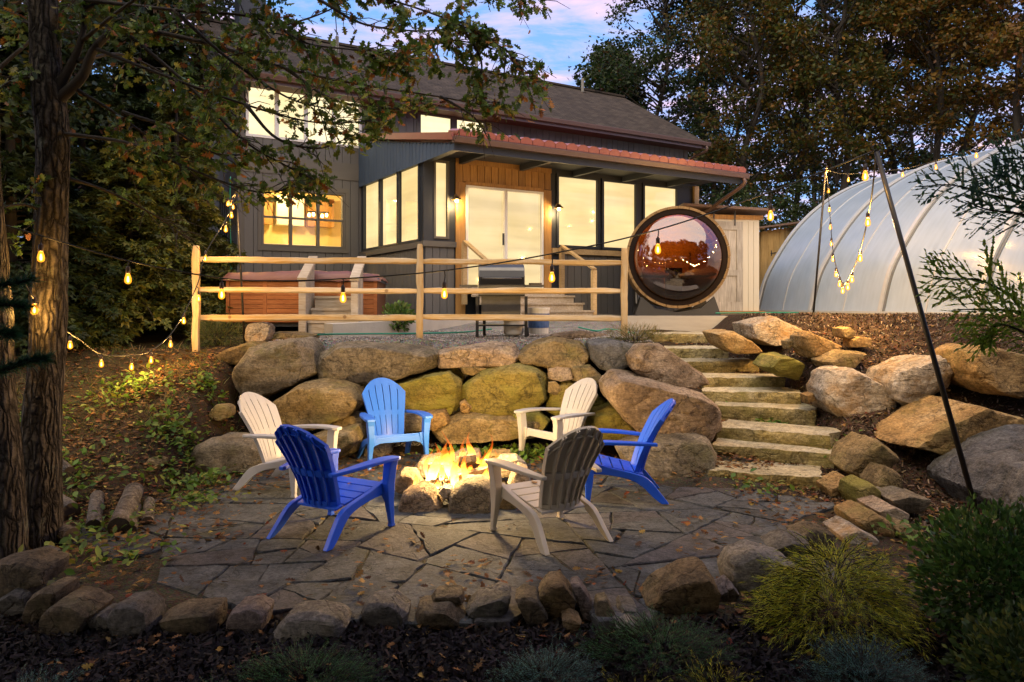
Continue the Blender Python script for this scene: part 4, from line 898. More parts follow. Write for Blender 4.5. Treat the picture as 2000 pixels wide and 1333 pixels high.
sl2 = bpy.data.lights.new('sauna_lamp', 'POINT'); sl2.energy = 15; sl2.color = (1, .42, .10); sl2.shadow_soft_size = .1
slo = bpy.data.objects.new('sauna_lamp', sl2); COL.objects.link(slo); slo.parent = bs_; slo.location = (-.1, 1.2, zc2 + .5)
MB().prism([(-.85, 0), (.85, 0), (.72, .38), (.45, .14), (0, .06), (-.45, .14), (-.72, .38)], 'y', -.02, .12).build('cradle', plain('cradle_dark', (.05, .05, .05), .7), bs_)
MB().prism([(-.85, 0), (.85, 0), (.72, .38), (.45, .14), (0, .06), (-.45, .14), (-.72, .38)], 'y', 1.6, 1.75).build('cradle', plain('cradle_dark', (.05, .05, .05), .7), bs_)

# ------------------------------------------------------------------ sheds
BARN = wood('barn_weathered', (.30, .27, .23), (.60, .57, .52), .85, axis=2)
CREAM = plain('siding_cream', (.62, .58, .48), .7, var=.06)
SHR = wood('shed_plywood', (.38, .24, .08), (.56, .38, .15), .75, axis=2)
RUST = plain('shed_roof_tin', (.16, .10, .07), .6, var=.2)
p0 = P(1352, 600, 18.0)
sh = empty('shed', (p0.x, p0.y, 1.62), R(10), label='cream shed with weathered white barn door behind the round window', cat='shed')
slab('wall', (0, 0, 0), (1.75, .1, 2.45), CREAM, sh); slab('side_wall', (1.7, .1, 0), (1.8, 2.2, 2.35), CREAM, sh)
for k in range(3): slab('wall_board', (1.31 + .145 * k, -.02, .08), (1.445 + .145 * k, -.001, 2.32), CREAM, sh)
slab('foundation_beam', (.35, -.1, -.05), (1.85, -.001, .12), FIR, sh)
dr = slab('barn_door', (.3, -.06, .12), (1.28, -.015, 2.3), BARN, sh)
dpart = [('door_rail', (.3, .12), (1.28, .34)), ('door_rail', (.46, .98), (1.12, 1.12)), ('door_rail', (.3, 2.1), (1.28, 2.3)), ('door_stile', (.3, .34), (.46, 2.1)), ('door_stile', (1.12, .34), (1.28, 2.1)), ('door_stile', (.62, 1.12), (.72, 2.1))]
for nme, a_, b_ in dpart: slab(nme, (a_[0], -.085, a_[1]), (b_[0], -.061, b_[1]), BARN, sh)
slab('door_strap', (.5, -.1, 2.2), (.53, -.086, 2.55), TRIM, sh); slab('door_strap', (1.05, -.1, 2.2), (1.08, -.086, 2.55), TRIM, sh)
rfb = slab('roof', (-.35, -.3, 2.5), (2.0, 2.3, 2.56), RUST, sh); rfb.rotation_euler = (R(-4), R(2), 0); slab('eave_board', (-.3, -.02, 2.36), (1.85, -.001, 2.47), FIR, sh)
p1 = P(1490, 600, 21.4)
s2 = empty('shed', (p1.x, p1.y, 1.62), R(14), label='yellow plywood lean-to shed with sloping roof beside the greenhouse end', cat='shed')
for k in range(12): slab('wall_board', (.18 * k, 0, 0), (.18 * k + .17, .05, 2.40 + .026 * k), SHR, s2)
slab('wall', (0, .051, 0), (2.1, .1, 2.38), SHR, s2); slab('side_wall', (-.05, .0, 0), (-.001, 1.6, 2.38), SHR, s2)
rfb = slab('roof', (-.45, -.35, 2.62), (2.5, 1.8, 2.67), RUST, s2); rfb.rotation_euler = (0, R(-8), 0)
for k in range(4): r_ = slab('rafter_tail', (-.2 + .5 * k, -.32, 2.42 + .07 * k), (-.14 + .5 * k, .0, 2.50 + .07 * k), SHR, s2)
MB().tube([(.25, -.01, 1.75), (.42, -.01, 1.78)], .012, 5).tube([(.27, -.01, 1.68), (.27, -.01, 1.84)], .012, 5).build('hinge', TRIM, s2)

# ------------------------------------------------------------------ vaulted greenhouse
prof = [(0, 0), (.22, .82), (.54, 1.42), (.96, 2.03), (1.39, 2.50), (1.82, 2.86), (2.35, 3.2), (3.1, 3.54), (3.9, 3.74), (4.6, 3.79)]
pf = [Vector((a, 0, b)) for a, b in prof]; pf = spline(pf, 4); pf = pf + [Vector((9.2 - p.x, 0, p.z)) for p in pf[-2::-1]]
ax = Vector((.207, -1.25, 0)); al = ax.length; ang_ax = math.atan2(ax.y, ax.x)
GB = Vector((6.62, 20.0, 1.70))
gh = empty('greenhouse', GB, math.atan2(.163, .987), label='long translucent white vaulted greenhouse with curved ribs at the right', cat='greenhouse')
# local x across the vault, local -y towards the camera
m, t, o = nodes('polycarbonate'); v, r = coords(t, rnd=False)
ns_ = nn(t, 'TexNoise', {'Vector': v, 'Scale': .8, 'Detail': 6.0, 'Roughness': .6}); mv, _ = coords(t, (1.5, 9, 1.5), rnd=False); nst = nn(t, 'TexNoise', {'Vector': mv, 'Scale': 1.2, 'Detail': 5.0})
c = ramp(t, ns_.outputs[0], [(.3, (.40, .50, .62)), (.7, (.56, .65, .76))]); c = mixc(t, .5, c, ramp(t, nst.outputs[0], [(.3, .78), (.7, 1.1)]), 'MULTIPLY')
b = surf(t, o, c, .20, nst.outputs[0], .10, .012, spec=1.0); tr = nn(t, 'BsdfTranslucent', {'Color': (.50, .64, .80, 1)}); mxs = nn(t, 'MixShader', {0: .32, 1: b.outputs[0], 2: tr.outputs[0]}); t.links.new(mxs.outputs[0], o.inputs[0]); POLY = m
ALU = plain('aluminium', (.52, .54, .56), .4, metal=.3, var=.06)
ALUD = plain('aluminium_dark', (.16, .17, .18), .45, metal=.3, var=.06)
npf = len(pf)
def arch(y0, y1, r0, r1, z0=0.0):
    """strip of the vault between y0 and y1, r0..r1 offset outwards"""
    mb = MB(); V = []
    cen = Vector((4.6, 0, 0))
    for p in pf:
        tdir = (p - cen).normalized()
        for (yy, rr) in ((y0, r0), (y1, r0), (y1, r1), (y0, r1)): q = p + tdir * rr; V.append((q.x, yy, q.z))
    Fc = []
    for i in range(npf - 1):
        for k in range(4): k2 = (k + 1) % 4; Fc.append((i * 4 + k, i * 4 + k2, (i + 1) * 4 + k2, (i + 1) * 4 + k))
    Fc += [(0, 1, 2, 3), tuple((npf - 1) * 4 + k for k in (3, 2, 1, 0))]
    return mb.add(V, Fc)
nbay = 10
pan0 = arch(-al + .01, -.01, -.006, .006).mesh('panel', True); pan0.set_sharp_from_angle(angle=R(35))
for k in range(nbay): link('panel', pan0, POLY, gh, loc=(0, -al * k, 0))
rib_big = arch(-.05, .05, -.03, .06).mesh('rib'); rib_dk = arch(-.115, -.05, -.03, .022).mesh('rib_channel'); rib_small = arch(-.02, .02, -.02, .02).mesh('seam_strip')
for k in range(nbay + 1):
    if k % 2 == 0:
        o_ = link('rib', rib_big, ALU, gh, loc=(0, -al * k, 0)); link('rib_channel', rib_dk, ALUD, o_)
    else: link('seam_strip', rib_small, ALU, gh, loc=(0, -al * k, 0))
slab('base_rail', (-.10, -al * nbay, -.12), (.05, .1, .06), ALU, gh); slab('base_rail', (9.15, -al * nbay, -.12), (9.3, .1, .06), ALU, gh)
ew = MB(); ew.add([(p.x, 0.0, p.z) for p in pf] + [(p.x, .02, p.z) for p in pf], [tuple(range(npf)), tuple(range(2 * npf - 1, npf - 1, -1))]); ew.build('end_wall', POLY, gh)
ew = MB(); ew.add([(p.x, -al * nbay, p.z) for p in pf] + [(p.x, -al * nbay - .02, p.z) for p in pf], [tuple(range(npf))[::-1], tuple(range(npf, 2 * npf))]); ew.build('end_wall', POLY, gh)
slab('base_board', (-.16, -al * nbay, -.35), (-.101, .1, .02), wood('base_timber', (.36, .28, .16), (.5, .42, .3), .8, axis=1), gh)
# ------------------------------------------------------------------ split-rail fence
RAILW = wood('split_rail', (.36, .22, .07), (.58, .40, .17), .8, axis=0, bs=.6, grey=(.50, .45, .36))
POSTW = wood('fence_post', (.32, .20, .075), (.52, .36, .16), .8, axis=2, bs=.6, grey=(.42, .37, .28))
FY = 10.5
fence = empty('rail_fence', (-1.27, FY, 1.38), label='split-rail wooden fence of three rails on top of the boulder wall', cat='fence')
def rough_beam(A, B, h, d, seed, n=22):
    """split timber: uneven five-sided section"""
    r0 = random.Random(seed); A, B = Vector(A), Vector(B); T = (B - A).normalized(); U = Vector((0, 0, 1)) if abs(T.z) < .8 else Vector((1, 0, 0)); S_ = T.cross(U).normalized(); U = S_.cross(T)
    sec = [(-.5, -.45), (.2, -.5), (.5, -.3), (.45, .45), (-.46, .5)]; V = []; Fc = []
    for i in range(n + 1):
        s = i / n; c_ = A + (B - A) * s + U * (.012 * mnoise.noise(Vector((s * 3, seed, 0)))) + S_ * (.012 * mnoise.noise(Vector((s * 3, seed, 5)))); tp = 1 - .25 * max(0, abs(s - .5) * 2 - .86) / .14
        for k, (a, b) in enumerate(sec):
            j = .12 * mnoise.noise(Vector((s * 7, seed * 1.3, k * 3.1))) + .06 * mnoise.noise(Vector((s * 26, seed * 2.3, k * 1.7))); V.append(tuple(c_ + S_ * (a + j) * d * tp + U * (b + j) * h * tp))
    for i in range(n):
        for k in range(5): k2 = (k + 1) % 5; Fc.append((i * 5 + k, i * 5 + k2, (i + 1) * 5 + k2, (i + 1) * 5 + k))
    Fc += [(4, 3, 2, 1, 0), tuple(n * 5 + k for k in range(5))]; return MB().add(V, Fc)
for i, (px, yt, yb, Y) in enumerate(((383, 480, 700, 10.3), (820, 477, 672, FY), (1219, 485, 660, FY))):
    a_, b_ = P(px, yb, Y), P(px, yt, Y); rough_beam(a_ - fence.location, b_ - fence.location, .095, .09, 60 + i, 16).build('post', POSTW, fence, bevel=.008)
for i, (x0, y0, x1, y1, h) in enumerate(((380, 507, 822, 511, .095), (380, 566, 822, 569, .09), (384, 621, 822, 621, .105), (820, 511, 1220, 514, .09), (820, 568, 1220, 569, .09), (820, 619, 1220, 623, .095))):
    rough_beam(P(x0, y0, FY + .03) - fence.location, P(x1, y1, FY + .03) - fence.location, h * .9, .085, 80 + i, 60).build('rail', RAILW, fence, bevel=.006)

# ------------------------------------------------------------------ hot tub, its steps
HT = Vector(((592 - CX) / F * 12.7, 12.7, 1.52)); TUBW = wood('tub_cedar', (.34, .10, .028), (.52, .20, .06), .5, axis=0)
COVER = plain('tub_cover_vinyl', (.20, .085, .072), .4, var=.15, scale=4, bs=.3)
ht = empty('hot_tub', HT, R(6), label='square hot tub with orange-brown cedar sides and puffed brown vinyl cover', cat='hot tub')
slab('cabinet', (-1.26, 0, .06), (1.26, 2.1, .78), plain('tub_frame', (.12, .045, .02), .6), ht)
for k in range(9):
    for (a, b) in ((-1.2, -.66), (-.6, .58), (.64, 1.2)): slab('side_slat', (a, -.02, .08 + k * .077), (b, -.001, .15 + k * .077), TUBW, ht)
for xx in (-1.24, -.63, .61, 1.22): slab('corner_trim', (xx - .028, -.03, .06), (xx + .028, -.002, .78), TUBW, ht)
slab('base', (-1.22, .03, 0), (1.22, 2.05, .06), TRIM, ht); slab('shell_rim', (-1.29, -.04, .78), (1.29, 2.14, .83), plain('tub_rim_blue', (.10, .14, .22), .3), ht)
nxg, nyg = 36, 20; V = []; Fc = []
for j in range(nyg + 1):
    for i in range(nxg + 1):
        x = -1.32 + 2.64 * i / nxg; y = -.07 + 2.24 * j / nyg; e_ = min(i, nxg - i, j, nyg - j); z = .84 + .13 * (1 - abs(x) / 2.6) + .03 * mnoise.noise(Vector((x * 2.2, y * 2.2, 4))) + .02 * mnoise.noise(Vector((x * 6, y * 6, 4))) - (.09 if e_ == 0 else 0)
        V.append((x, y, z))
for j in range(nyg):
    for i in range(nxg): k = j * (nxg + 1) + i; Fc.append((k, k + 1, k + nxg + 2, k + nxg + 1))
b0 = len(V)
for i in range(nxg + 1): V.append((-1.32 + 2.64 * i / nxg, -.072, .78 - .02 * mnoise.noise(Vector((i * .4, 3, 1)))))
for i in range(nxg): Fc.append((b0 + i, b0 + i + 1, i + 1, i))
MB().add(V, Fc).build('cover', COVER, ht, smooth=True)
ts = empty('hot_tub_steps', Vector(((645 - CX) / F * 11.9, 11.9, 1.44)), R(4), label='weathered timber steps with slanted handrails in front of the hot tub', cat='steps')
for k in range(3): slab('tread', (-.36, .27 * k, .2 * (k + 1) - .04), (.36, .27 * k + .3, .2 * (k + 1)), GREYW, ts); slab('riser', (-.35, .27 * k + .02, .2 * k), (.35, .27 * k + .045, .2 * (k + 1) - .041), GREYW, ts)
for xx in (-.44, .38):
    for q in range(5): slab('rail_board', (xx + .012 * q * 0, .02 + .16 * q, 0), (xx + .04, .15 + .16 * q, .86 + .08 * q), GREYW, ts)
    slab('post', (xx - .04, -.09, 0), (xx + .07, .015, .82), GREYW, ts)
    h_ = slab('handrail', (-.075, -.5, -.025), (.075, .5, .025), GREYW, ts); h_.location = (xx + .015, .36, 1.06); h_.rotation_euler = (R(24), 0, 0)

# ------------------------------------------------------------------ gas grill and things by it
GP = Vector(((980 - CX) / F * 10.9, 10.9, 1.42)); STEEL = plain('stainless', (.15, .147, .14), .45, metal=.85, var=.2); BLK = plain('black_metal', (.018, .018, .019), .45, var=.15)
gr = empty('gas_grill', GP, R(3), label='black cart gas grill with stainless hood behind the rail fence', cat='grill')
lid = MB().prism([(-.26, 0), (-.25, .12), (-.16, .25), (-.02, .30), (.16, .27), (.25, .16), (.26, 0)], 'x', -.34, .34); lid.build('hood', STEEL, gr, loc=(0, .25, .78), bevel=.01)
MB().prism([(-.275, -.005), (-.27, .1), (-.2, .2), (-.19, .18), (-.255, .09), (-.26, -.005)], 'x', -.33, .33).build('hood_front', BLK, gr, loc=(0, .25, .78))
MB().tube([(-.28, -.03, .86), (-.28, -.07, .86), (.28, -.07, .86), (.28, -.03, .86)], .013, 8).build('hood_handle', STEEL, gr, smooth=True)
slab('firebox', (-.34, .0, .60), (.34, .5, .78), BLK, gr)
slab('side_shelf', (-.62, .04, .74), (-.35, .46, .77), STEEL, gr); slab('side_shelf', (.35, .04, .74), (.62, .46, .77), STEEL, gr)
slab('control_panel', (-.34, -.04, .62), (.34, -.001, .77), STEEL, gr)
for k in range(4): MB().tube([(-.24 + .16 * k, -.041, .69), (-.24 + .16 * k, -.075, .69)], .026, 12).build('knob', BLK, gr)
for xx in (-.36, -.25, .25, .36): slab('leg', (xx - .022, .02 if abs(xx) > .3 else .42, .0), (xx + .022, .06 if abs(xx) > .3 else .46, .6), BLK, gr)
slab('lower_shelf', (-.36, .02, .16), (.36, .46, .18), BLK, gr); slab('heat_shield', (-.3, .06, .25), (.28, .08, .6), plain('shield_grey', (.09, .088, .085), .5, metal=.5, var=.3), gr)
MB().prism([(.07 * math.cos(a * math.pi / 8), .07 * math.sin(a * math.pi / 8)) for a in range(16)], 'x', .37, .41).build('wheel', BLK, gr, loc=(0, .2, .07))
slab('grill_brush_shelf', (.42, .1, .771), (.60, .3, .80), plain('scrap_brown', (.14, .10, .06), .8, var=.3), gr)
MB().tube(spline([(-.2, .3, .55), (-.05, .25, .3), (.1, .2, .22), (.15, .2, .1)], 5), .01, 6).build('gas_hose', BLK, gr, smooth=True)
pt = P(1003, 640, 11.15); MB().lathe([(0, .0), (.13, .0), (.15, .04), (.15, .26), (.11, .33), (.04, .35), (.04, .4), (0, .4)], 18).build('propane_tank', plain('tank_white', (.55, .54, .5), .45), smooth=True, loc=(pt.x, pt.y, 1.44), label='white propane tank standing under the grill', cat='gas tank')
pb = P(1052, 640, 11.5); bk = MB().lathe([(0, 0), (.15, 0), (.17, .37), (.178, .37), (.178, .40), (0, .40)], 20).build('bucket', plain('bucket_white', (.62, .62, .6), .45), smooth=False, loc=(pb.x, pb.y, 1.45), label='white plastic bucket with blue printed label beside the grill', cat='bucket')
MB().lathe([(.1615, .09), (.1715, .31)], 20).build('bucket_label', plain('label_blue', (.05, .12, .32), .5, var=.4, scale=18), bk)
# hoses
HOSE = plain('hose_green', (.01, .22, .15), .4)
def hose(pts, lab, r_=.013):
    MB().tube(spline(pts, 8), r_, 7).build('garden_hose', HOSE, smooth=True, label=lab, cat='hose', group='green garden hoses')
g_ = lambda px, py, Y, up=.015: Vector(((px - CX) / F * Y, Y, float(hgt((px - CX) / F * Y, Y)) + .05 + up))
hose([g_(620, 660, 10.7), g_(660, 0, 10.9), g_(720, 0, 11.0), g_(800, 0, 11.1), g_(900, 0, 11.6), g_(960, 0, 12.4)], 'green hose lying on the gravel in front of the concrete walk')
hose([g_(1130, 0, 12.6), g_(1165, 0, 12.2), g_(1190, 0, 12.4), g_(1240, 0, 13.2)], 'short green hose piece on gravel left of the upper steps')
hose([P(1398, 612, 14.6), P(1440, 611.5, 14.8), P(1500, 611, 15.0), P(1560, 611, 15.3)], 'green hose along the foot of the shed at the greenhouse end')
coil = []
for k in range(60):
    a = k * .55; coil.append(P(432, 530, 14.8) + Vector((.16 * math.cos(a) * (1 + .2 * math.sin(k)), .05 * math.sin(k * .9), .19 * math.sin(a) * (1 + .1 * math.cos(k * 1.7)))))
hose(coil, 'green hose hanging in a coil left of the hot tub')
hose([P(450, 345, 15.6), P(449, 420, 15.6), P(452, 500, 15.6)], 'thin green hose hanging down the house corner', .01)

# ------------------------------------------------------------------ moulded resin chairs
def make_chair(mat):
    root = empty('adirondack_chair')
    def hw(t_): return float(np.interp(t_, [0, .35, .75, 1], [.185, .215, .268, .262]))
    def bp(v_, t_):
        y = v_ * hw(t_); return Vector((-.20 - .15 * t_ - .17 * t_ * t_ + .07 * v_ * v_ * (1 - .3 * t_), y, .27 + .68 * t_))
    def bn(t_): return Vector((-.68, 0, -(.15 + .34 * t_))).normalized()
    def ttop(v_): return 1.0 - .24 * abs(v_) ** 2.3
    def strip(v0, v1, t0f, t1f, nt_=14, th=.010, fl=.040, fw=.007):
        """one slat with flanges turned to the rear"""
        dv = fw / .24; sec = [(v0, 0), ((v0 + v1) / 2, 0), (v1, 0), (v1, fl), (v1 - dv, fl), (v1 - dv, th), (v0 + dv, th), (v0 + dv, fl), (v0, fl)]; n = len(sec); V = []; Fc = []
        for i in range(nt_ + 1):
            for (v_, d_) in sec:
                a, b = t0f(v_), t1f(v_); t_ = a + (b - a) * i / nt_; V.append(tuple(bp(v_, t_) + bn(t_) * d_))
        for i in range(nt_):
            for k in range(n): k2 = (k + 1) % n; Fc.append((i * n + k, i * n + k2, (i + 1) * n + k2, (i + 1) * n + k))
        Fc += [tuple(range(n))[::-1], tuple(range(nt_ * n, (nt_ + 1) * n))]; return MB().add(V, Fc)
    ns_ = 6; gap = .035
    for i in range(ns_):
        v0 = -1 + 2 * i / ns_ + (gap / 2 if i else 0); v1 = -1 + 2 * (i + 1) / ns_ - (gap / 2 if i < ns_ - 1 else 0)
        strip(v0, v1, lambda v_: 0.0, ttop).build('back_slat', mat, root)
    def band(t0f, t1f, name, fl, nv=24):
        V = []; Fc = []
        for j in range(nv + 1):
            v_ = -1 + 2 * j / nv
            for (t_, d_) in ((t0f(v_), .0015), (t1f(v_), .0015), (t1f(v_), fl), (t0f(v_), fl)): V.append(tuple(bp(v_, t_) + bn(t_) * d_))
        for j in range(nv):
            for k in range(4): k2 = (k + 1) % 4; Fc.append((j * 4 + k, j * 4 + k2, (j + 1) * 4 + k2, (j + 1) * 4 + k))
        Fc += [(3, 2, 1, 0), tuple(nv * 4 + k for k in range(4))]; MB().add(V, Fc).build(name, mat, root)
    band(lambda v_: .37, lambda v_: .45, 'back_rail', .034); band(lambda v_: -.03, lambda v_: .05, 'back_rail', .03)
    band(lambda v_: ttop(v_) - .085, lambda v_: ttop(v_) - .002, 'top_rail', .020); band(lambda v_: ttop(v_) - .105, lambda v_: ttop(v_) - .088, 'top_rib', .034)
    # seat: five boards across, front one rolled over
    sx = [.29, .185, .08, -.025, -.13, -.22]
    for i in range(5):
        a, b = sx[i] - .006, sx[i + 1] + .006
        def sz(x): return .375 - .24 * (.29 - x) + .12 * max(0, x - .2) * 0
        def sy(x): return .205 + (.27 - .205) * (x + .22) / .51
        MB().add([(a, -sy(a), sz(a)), (b, -sy(b), sz(b)), (b, sy(b), sz(b)), (a, sy(a), sz(a)), (a, -sy(a), sz(a) - .02), (b, -sy(b), sz(b) - .02), (b, sy(b), sz(b) - .02), (a, sy(a), sz(a) - .02)], [CUBE_F[1], CUBE_F[0], (0, 1, 5, 4), (1, 2, 6, 5), (2, 3, 7, 6), (3, 0, 4, 7)]).build('seat_slat', mat, root, bevel=.005)
    MB().prism([(-.29, .355), (.29, .355), (.31, .20), (.27, .26), (.2, .285), (-.2, .285), (-.27, .26), (-.31, .20)], 'x', .272, .297).build('seat_apron', mat, root, bevel=.005)
    for s in (1, -1):
        # rear leg: the swept side rail that runs from the front leg back to the ground
        top = spline([(.31, 0, .385), (.1, 0, .325), (-.12, 0, .275), (-.25, 0, .225), (-.36, 0, .10), (-.44, 0, 0)], 4); bot = spline([(.31, 0, .27), (.1, 0, .255), (-.08, 0, .215), (-.19, 0, .155), (-.29, 0, .06), (-.37, 0, 0)], 4)
        V = []; n = len(top)
        for i in range(n):
            sp = max(0, (i / (n - 1) - .5)) * .07; ow = .29 + sp - .03 * (1 - i / (n - 1)) * 0; iw = .245 + sp
            for p_, y_ in ((top[i], ow), (top[i], iw), (bot[i], iw + .02), (bot[i], ow)): V.append((p_.x, s * y_, p_.z))
        Fc = []
        for i in range(n - 1):
            for k in range(4): k2 = (k + 1) % 4; Fc.append((i * 4 + k, i * 4 + k2, (i + 1) * 4 + k2, (i + 1) * 4 + k))
        Fc += [(0, 1, 2, 3), tuple((n - 1) * 4 + k for k in (3, 2, 1, 0))]; MB().add(V, Fc).build('leg', mat, root, bevel=.006)
        # front leg, wide under the arm and tapering to the foot
        lv = [(.575, .285, .385, .285, .375), (.50, .275, .365, .288, .365), (.36, .26, .36, .285, .35), (.2, .275, .345, .30, .35), (.03, .30, .345, .318, .356), (0, .295, .352, .314, .362)]; V = []; Fc = []
        for (z, x0, x1, y0, y1) in lv: V += [(x0, s * y0, z), (x1, s * y0, z), (x1, s * y1, z), (x0, s * y1, z)]
        for i in range(len(lv) - 1):
            for k in range(4): k2 = (k + 1) % 4; Fc.append((i * 4 + k, i * 4 + k2, (i + 1) * 4 + k2, (i + 1) * 4 + k))
        Fc += [(0, 1, 2, 3), tuple(len(lv) * 4 - 4 + k for k in (3, 2, 1, 0))]; MB().add(V, Fc).build('leg', mat, root, bevel=.007)
        # arm: broad rounded front, narrowing and turning in to the back
        cl = spline([(.40, .335, .578), (.2, .335, .59), (0, .325, .585), (-.18, .295, .572), (-.335, .262, .56)], 4); ws = np.interp(np.linspace(0, 1, len(cl)), [0, .06, .3, .7, 1], [.085, .125, .125, .085, .05]); V = []; Fc = []
        for i, p_ in enumerate(cl):
            w2 = ws[i] / 2
            for dy_, dz_ in ((-w2, 0), (w2, 0), (w2, -.028), (w2 - .008, -.03), (-w2 + .008, -.03), (-w2, -.028)): V.append((p_.x, s * (p_.y + dy_), p_.z + dz_))
        for i in range(len(cl) - 1):
            for k in range(6): k2 = (k + 1) % 6; Fc.append((i * 6 + k, i * 6 + k2, (i + 1) * 6 + k2, (i + 1) * 6 + k))
        Fc += [tuple(range(6)), tuple((len(cl) - 1) * 6 + k for k in range(5, -1, -1))]; MB().add(V, Fc).build('arm', mat, root, bevel=.006)
    return root
def resin(name, col):
    m, t, o = nodes(name); v, r = coords(t); a = nn(t, 'TexNoise', {'Vector': v, 'Scale': 5.0, 'Detail': 6.0}); f = nn(t, 'TexNoise', {'Vector': v, 'Scale': 160.0, 'Detail': 2.0})
    g_ = nn(t, 'TexNoise', {'Vector': v, 'Scale': 22.0, 'Detail': 8.0, 'Roughness': .75}); c = mixc(t, ramp(t, a.outputs[0], [(.40, 0.0), (.78, .35)]), col, [x * .7 + .02 for x in col]); c = mixc(t, ramp(t, g_.outputs[0], [(.60, 0.0), (.74, .28)]), c, (.10, .09, .075))
    surf(t, o, c, ramp(t, a.outputs[0], [(.3, .32), (.7, .5)]), f.outputs[0], .06, .004, spec=.45); return m
BLUE = resin('resin_blue', (.012, .10, .74)); LBLUE = resin('resin_light_blue', (.032, .165, .70)); TANP = resin('resin_tan', (.50, .44, .34)); WGREY = resin('resin_pale_grey', (.43, .43, .44))
proto = {}
for nm, x, y, a, mt, lab, z in (
    ('b1', -1.47, 6.15, 61, BLUE, 'blue resin adirondack chair seen from behind, left of the tan chair', .03),
    ('t1', .30, 6.06, 121, TANP, 'tan resin adirondack chair seen from behind in front of the fire', .03),
    ('b2', 1.05, 7.28, 177, BLUE, 'blue resin adirondack chair in profile facing left, right of the fire', .03),
    ('g2', .57, 8.98, 219, WGREY, 'pale grey resin adirondack chair behind the fire, below the mossy boulder', .03),
    ('b3', -1.42, 8.75, -66, LBLUE, 'light blue resin adirondack chair behind the fire, facing the camera', .04),
    ('g1', -2.30, 7.62, -20, WGREY, 'pale grey resin adirondack chair at the left, half hidden by the near blue chair', .03)):
    if mt.name not in proto: c_ = make_chair(mt); proto[mt.name] = c_
    else: c_ = copy_tree(proto[mt.name])
    c_.location = (x, y, z); c_.rotation_euler = (0, 0, R(a)); tag(c_, lab, 'chair', 'resin adirondack chairs around the fire')

# ------------------------------------------------------------------ fire pit
FC = Vector((-.50, 7.45, 0))
fp = empty('fire_pit', FC, label='ring of rough boulders around the campfire in the middle of the patio', cat='fire pit')
for i, (poly, Y, T, mt) in enumerate((
    ([(778,985),(790,955),(822,942),(850,950),(868,985),(862,1006),(800,1008)], 6.75, .22, S_PINK),
    ([(770,935),(785,915),(812,918),(828,945),(800,960),(776,955)], 7.15, .2, S_PINK),
    ([(872,1000),(880,950),(910,930),(945,928),(968,945),(966,1000),(920,1012)], 6.7, .24, S_GREY),
    ([(856,960),(866,946),(884,950),(886,966),(868,972)], 6.85, .1, S_PALE),
    ([(990,935),(1010,905),(1030,912),(1038,940),(1030,962),(1000,965)], 7.15, .22, S_PALE),
    ([(948,918),(975,890),(1010,888),(1030,905),(1015,925),(965,930)], 7.55, .2, S_PALE),
    ([(940,900),(960,880),(1000,880),(1005,898),(960,908)], 8.0, .2, S_TAN),
    ([(870,895),(900,878),(940,880),(945,900),(890,905)], 8.1, .2, S_GREY),
    ([(806,915),(820,893),(860,885),(872,900),(850,925),(815,930)], 7.75, .22, S_PINK),
    ([(965,985),(985,955),(1010,960),(1012,985),(985,995)], 6.8, .16, S_TAN))):
    rk = rock_px(poly, Y, T, 900 + i, mt, 'ring_stone', fp, fit=.92); rk.location = Vector(rk.location) - FC
n = 1500; rr_ = .52 * np.sqrt(rng.random(n)); aa_ = rng.random(n) * 6.28
pos = np.stack([rr_ * np.cos(aa_), rr_ * np.sin(aa_), .05 + .10 * (1 - rr_ / .52) + rng.random(n) * .02], 1)
gm = scatter_mesh('pebble_bed', 'pebble', pos, frames(randdir(n), rng.random(n) * 6), rng.uniform(.02, .05, n), palette(n, [(.3, .28, .26), (.16, .15, .14), (.42, .38, .33), (.2, .13, .09)], [3, 3, 2, 1]), leafmat('pebble_bed', .8, 0.0))
link('pebble_bed', gm, None, fp, kind='stuff')
EMB = emit('ember', (1, .22, .02), 2.2)
cf = empty('campfire', FC + Vector((0, 0, .1)), label='burning campfire of split logs with yellow flames inside the stone ring', cat='fire')
CHAR = plain('charred_wood', (.035, .022, .015), .9, var=.4, bs=.5); ASHW = wood('burnt_log', (.12, .07, .04), (.33, .24, .16), .85, axis=0)
for i, (a_, b_, r_) in enumerate((((-.35, .02, .16), (.2, .1, .10), .055), ((-.2, .2, .08), (.12, -.12, .28), .05), ((.25, .15, .08), (-.05, -.1, .26), .05), ((.0, .25, .1), (.02, -.05, .3), .045), ((-.1, -.2, .08), (.3, -.02, .14), .05))):
    rough_beam(a_, b_, r_ * 2, r_ * 2, 30 + i, 8).build('log', ASHW if i in (0, 4) else CHAR, cf)
re_ = random.Random(9); mb = MB()
for k in range(46):
    a = re_.uniform(0, 6.28); q = .26 * math.sqrt(re_.random()); x, y = q * math.cos(a), q * math.sin(a); r_ = re_.uniform(.012, .03); mb.lathe([(0, -r_ * .7), (r_, 0), (r_ * .6, r_ * .6), (0, r_ * .7)], 6, (x, y, .07 + .05 * (1 - q / .3)))
mb.build('ember_bed', EMB, cf, kind='stuff')
m, t, o = nodes('flame'); tcn = t.nodes.new('ShaderNodeTexCoord'); sx_ = nn(t, 'SeparateXYZ', {0: tcn.outputs['Generated']})
nz_ = nn(t, 'TexNoise', {'Vector': tcn.outputs['Object'], 'Scale': 11.0, 'Detail': 4.0, 'Distortion': 1.0}); hh = nn(t, 'Math', {0: sx_.outputs[2], 1: nn(t, 'Math', {0: nz_.outputs[0], 1: .55}, operation='MULTIPLY').outputs[0]}, operation='ADD')
c = ramp(t, hh.outputs[0], [(.1, (1, .72, .22)), (.55, (1, .50, .06)), (.9, (1, .24, .02)), (1.0, (.85, .12, .01))]); st_ = ramp(t, hh.outputs[0], [(.15, 1.0), (.6, .55), (1.0, .25)])
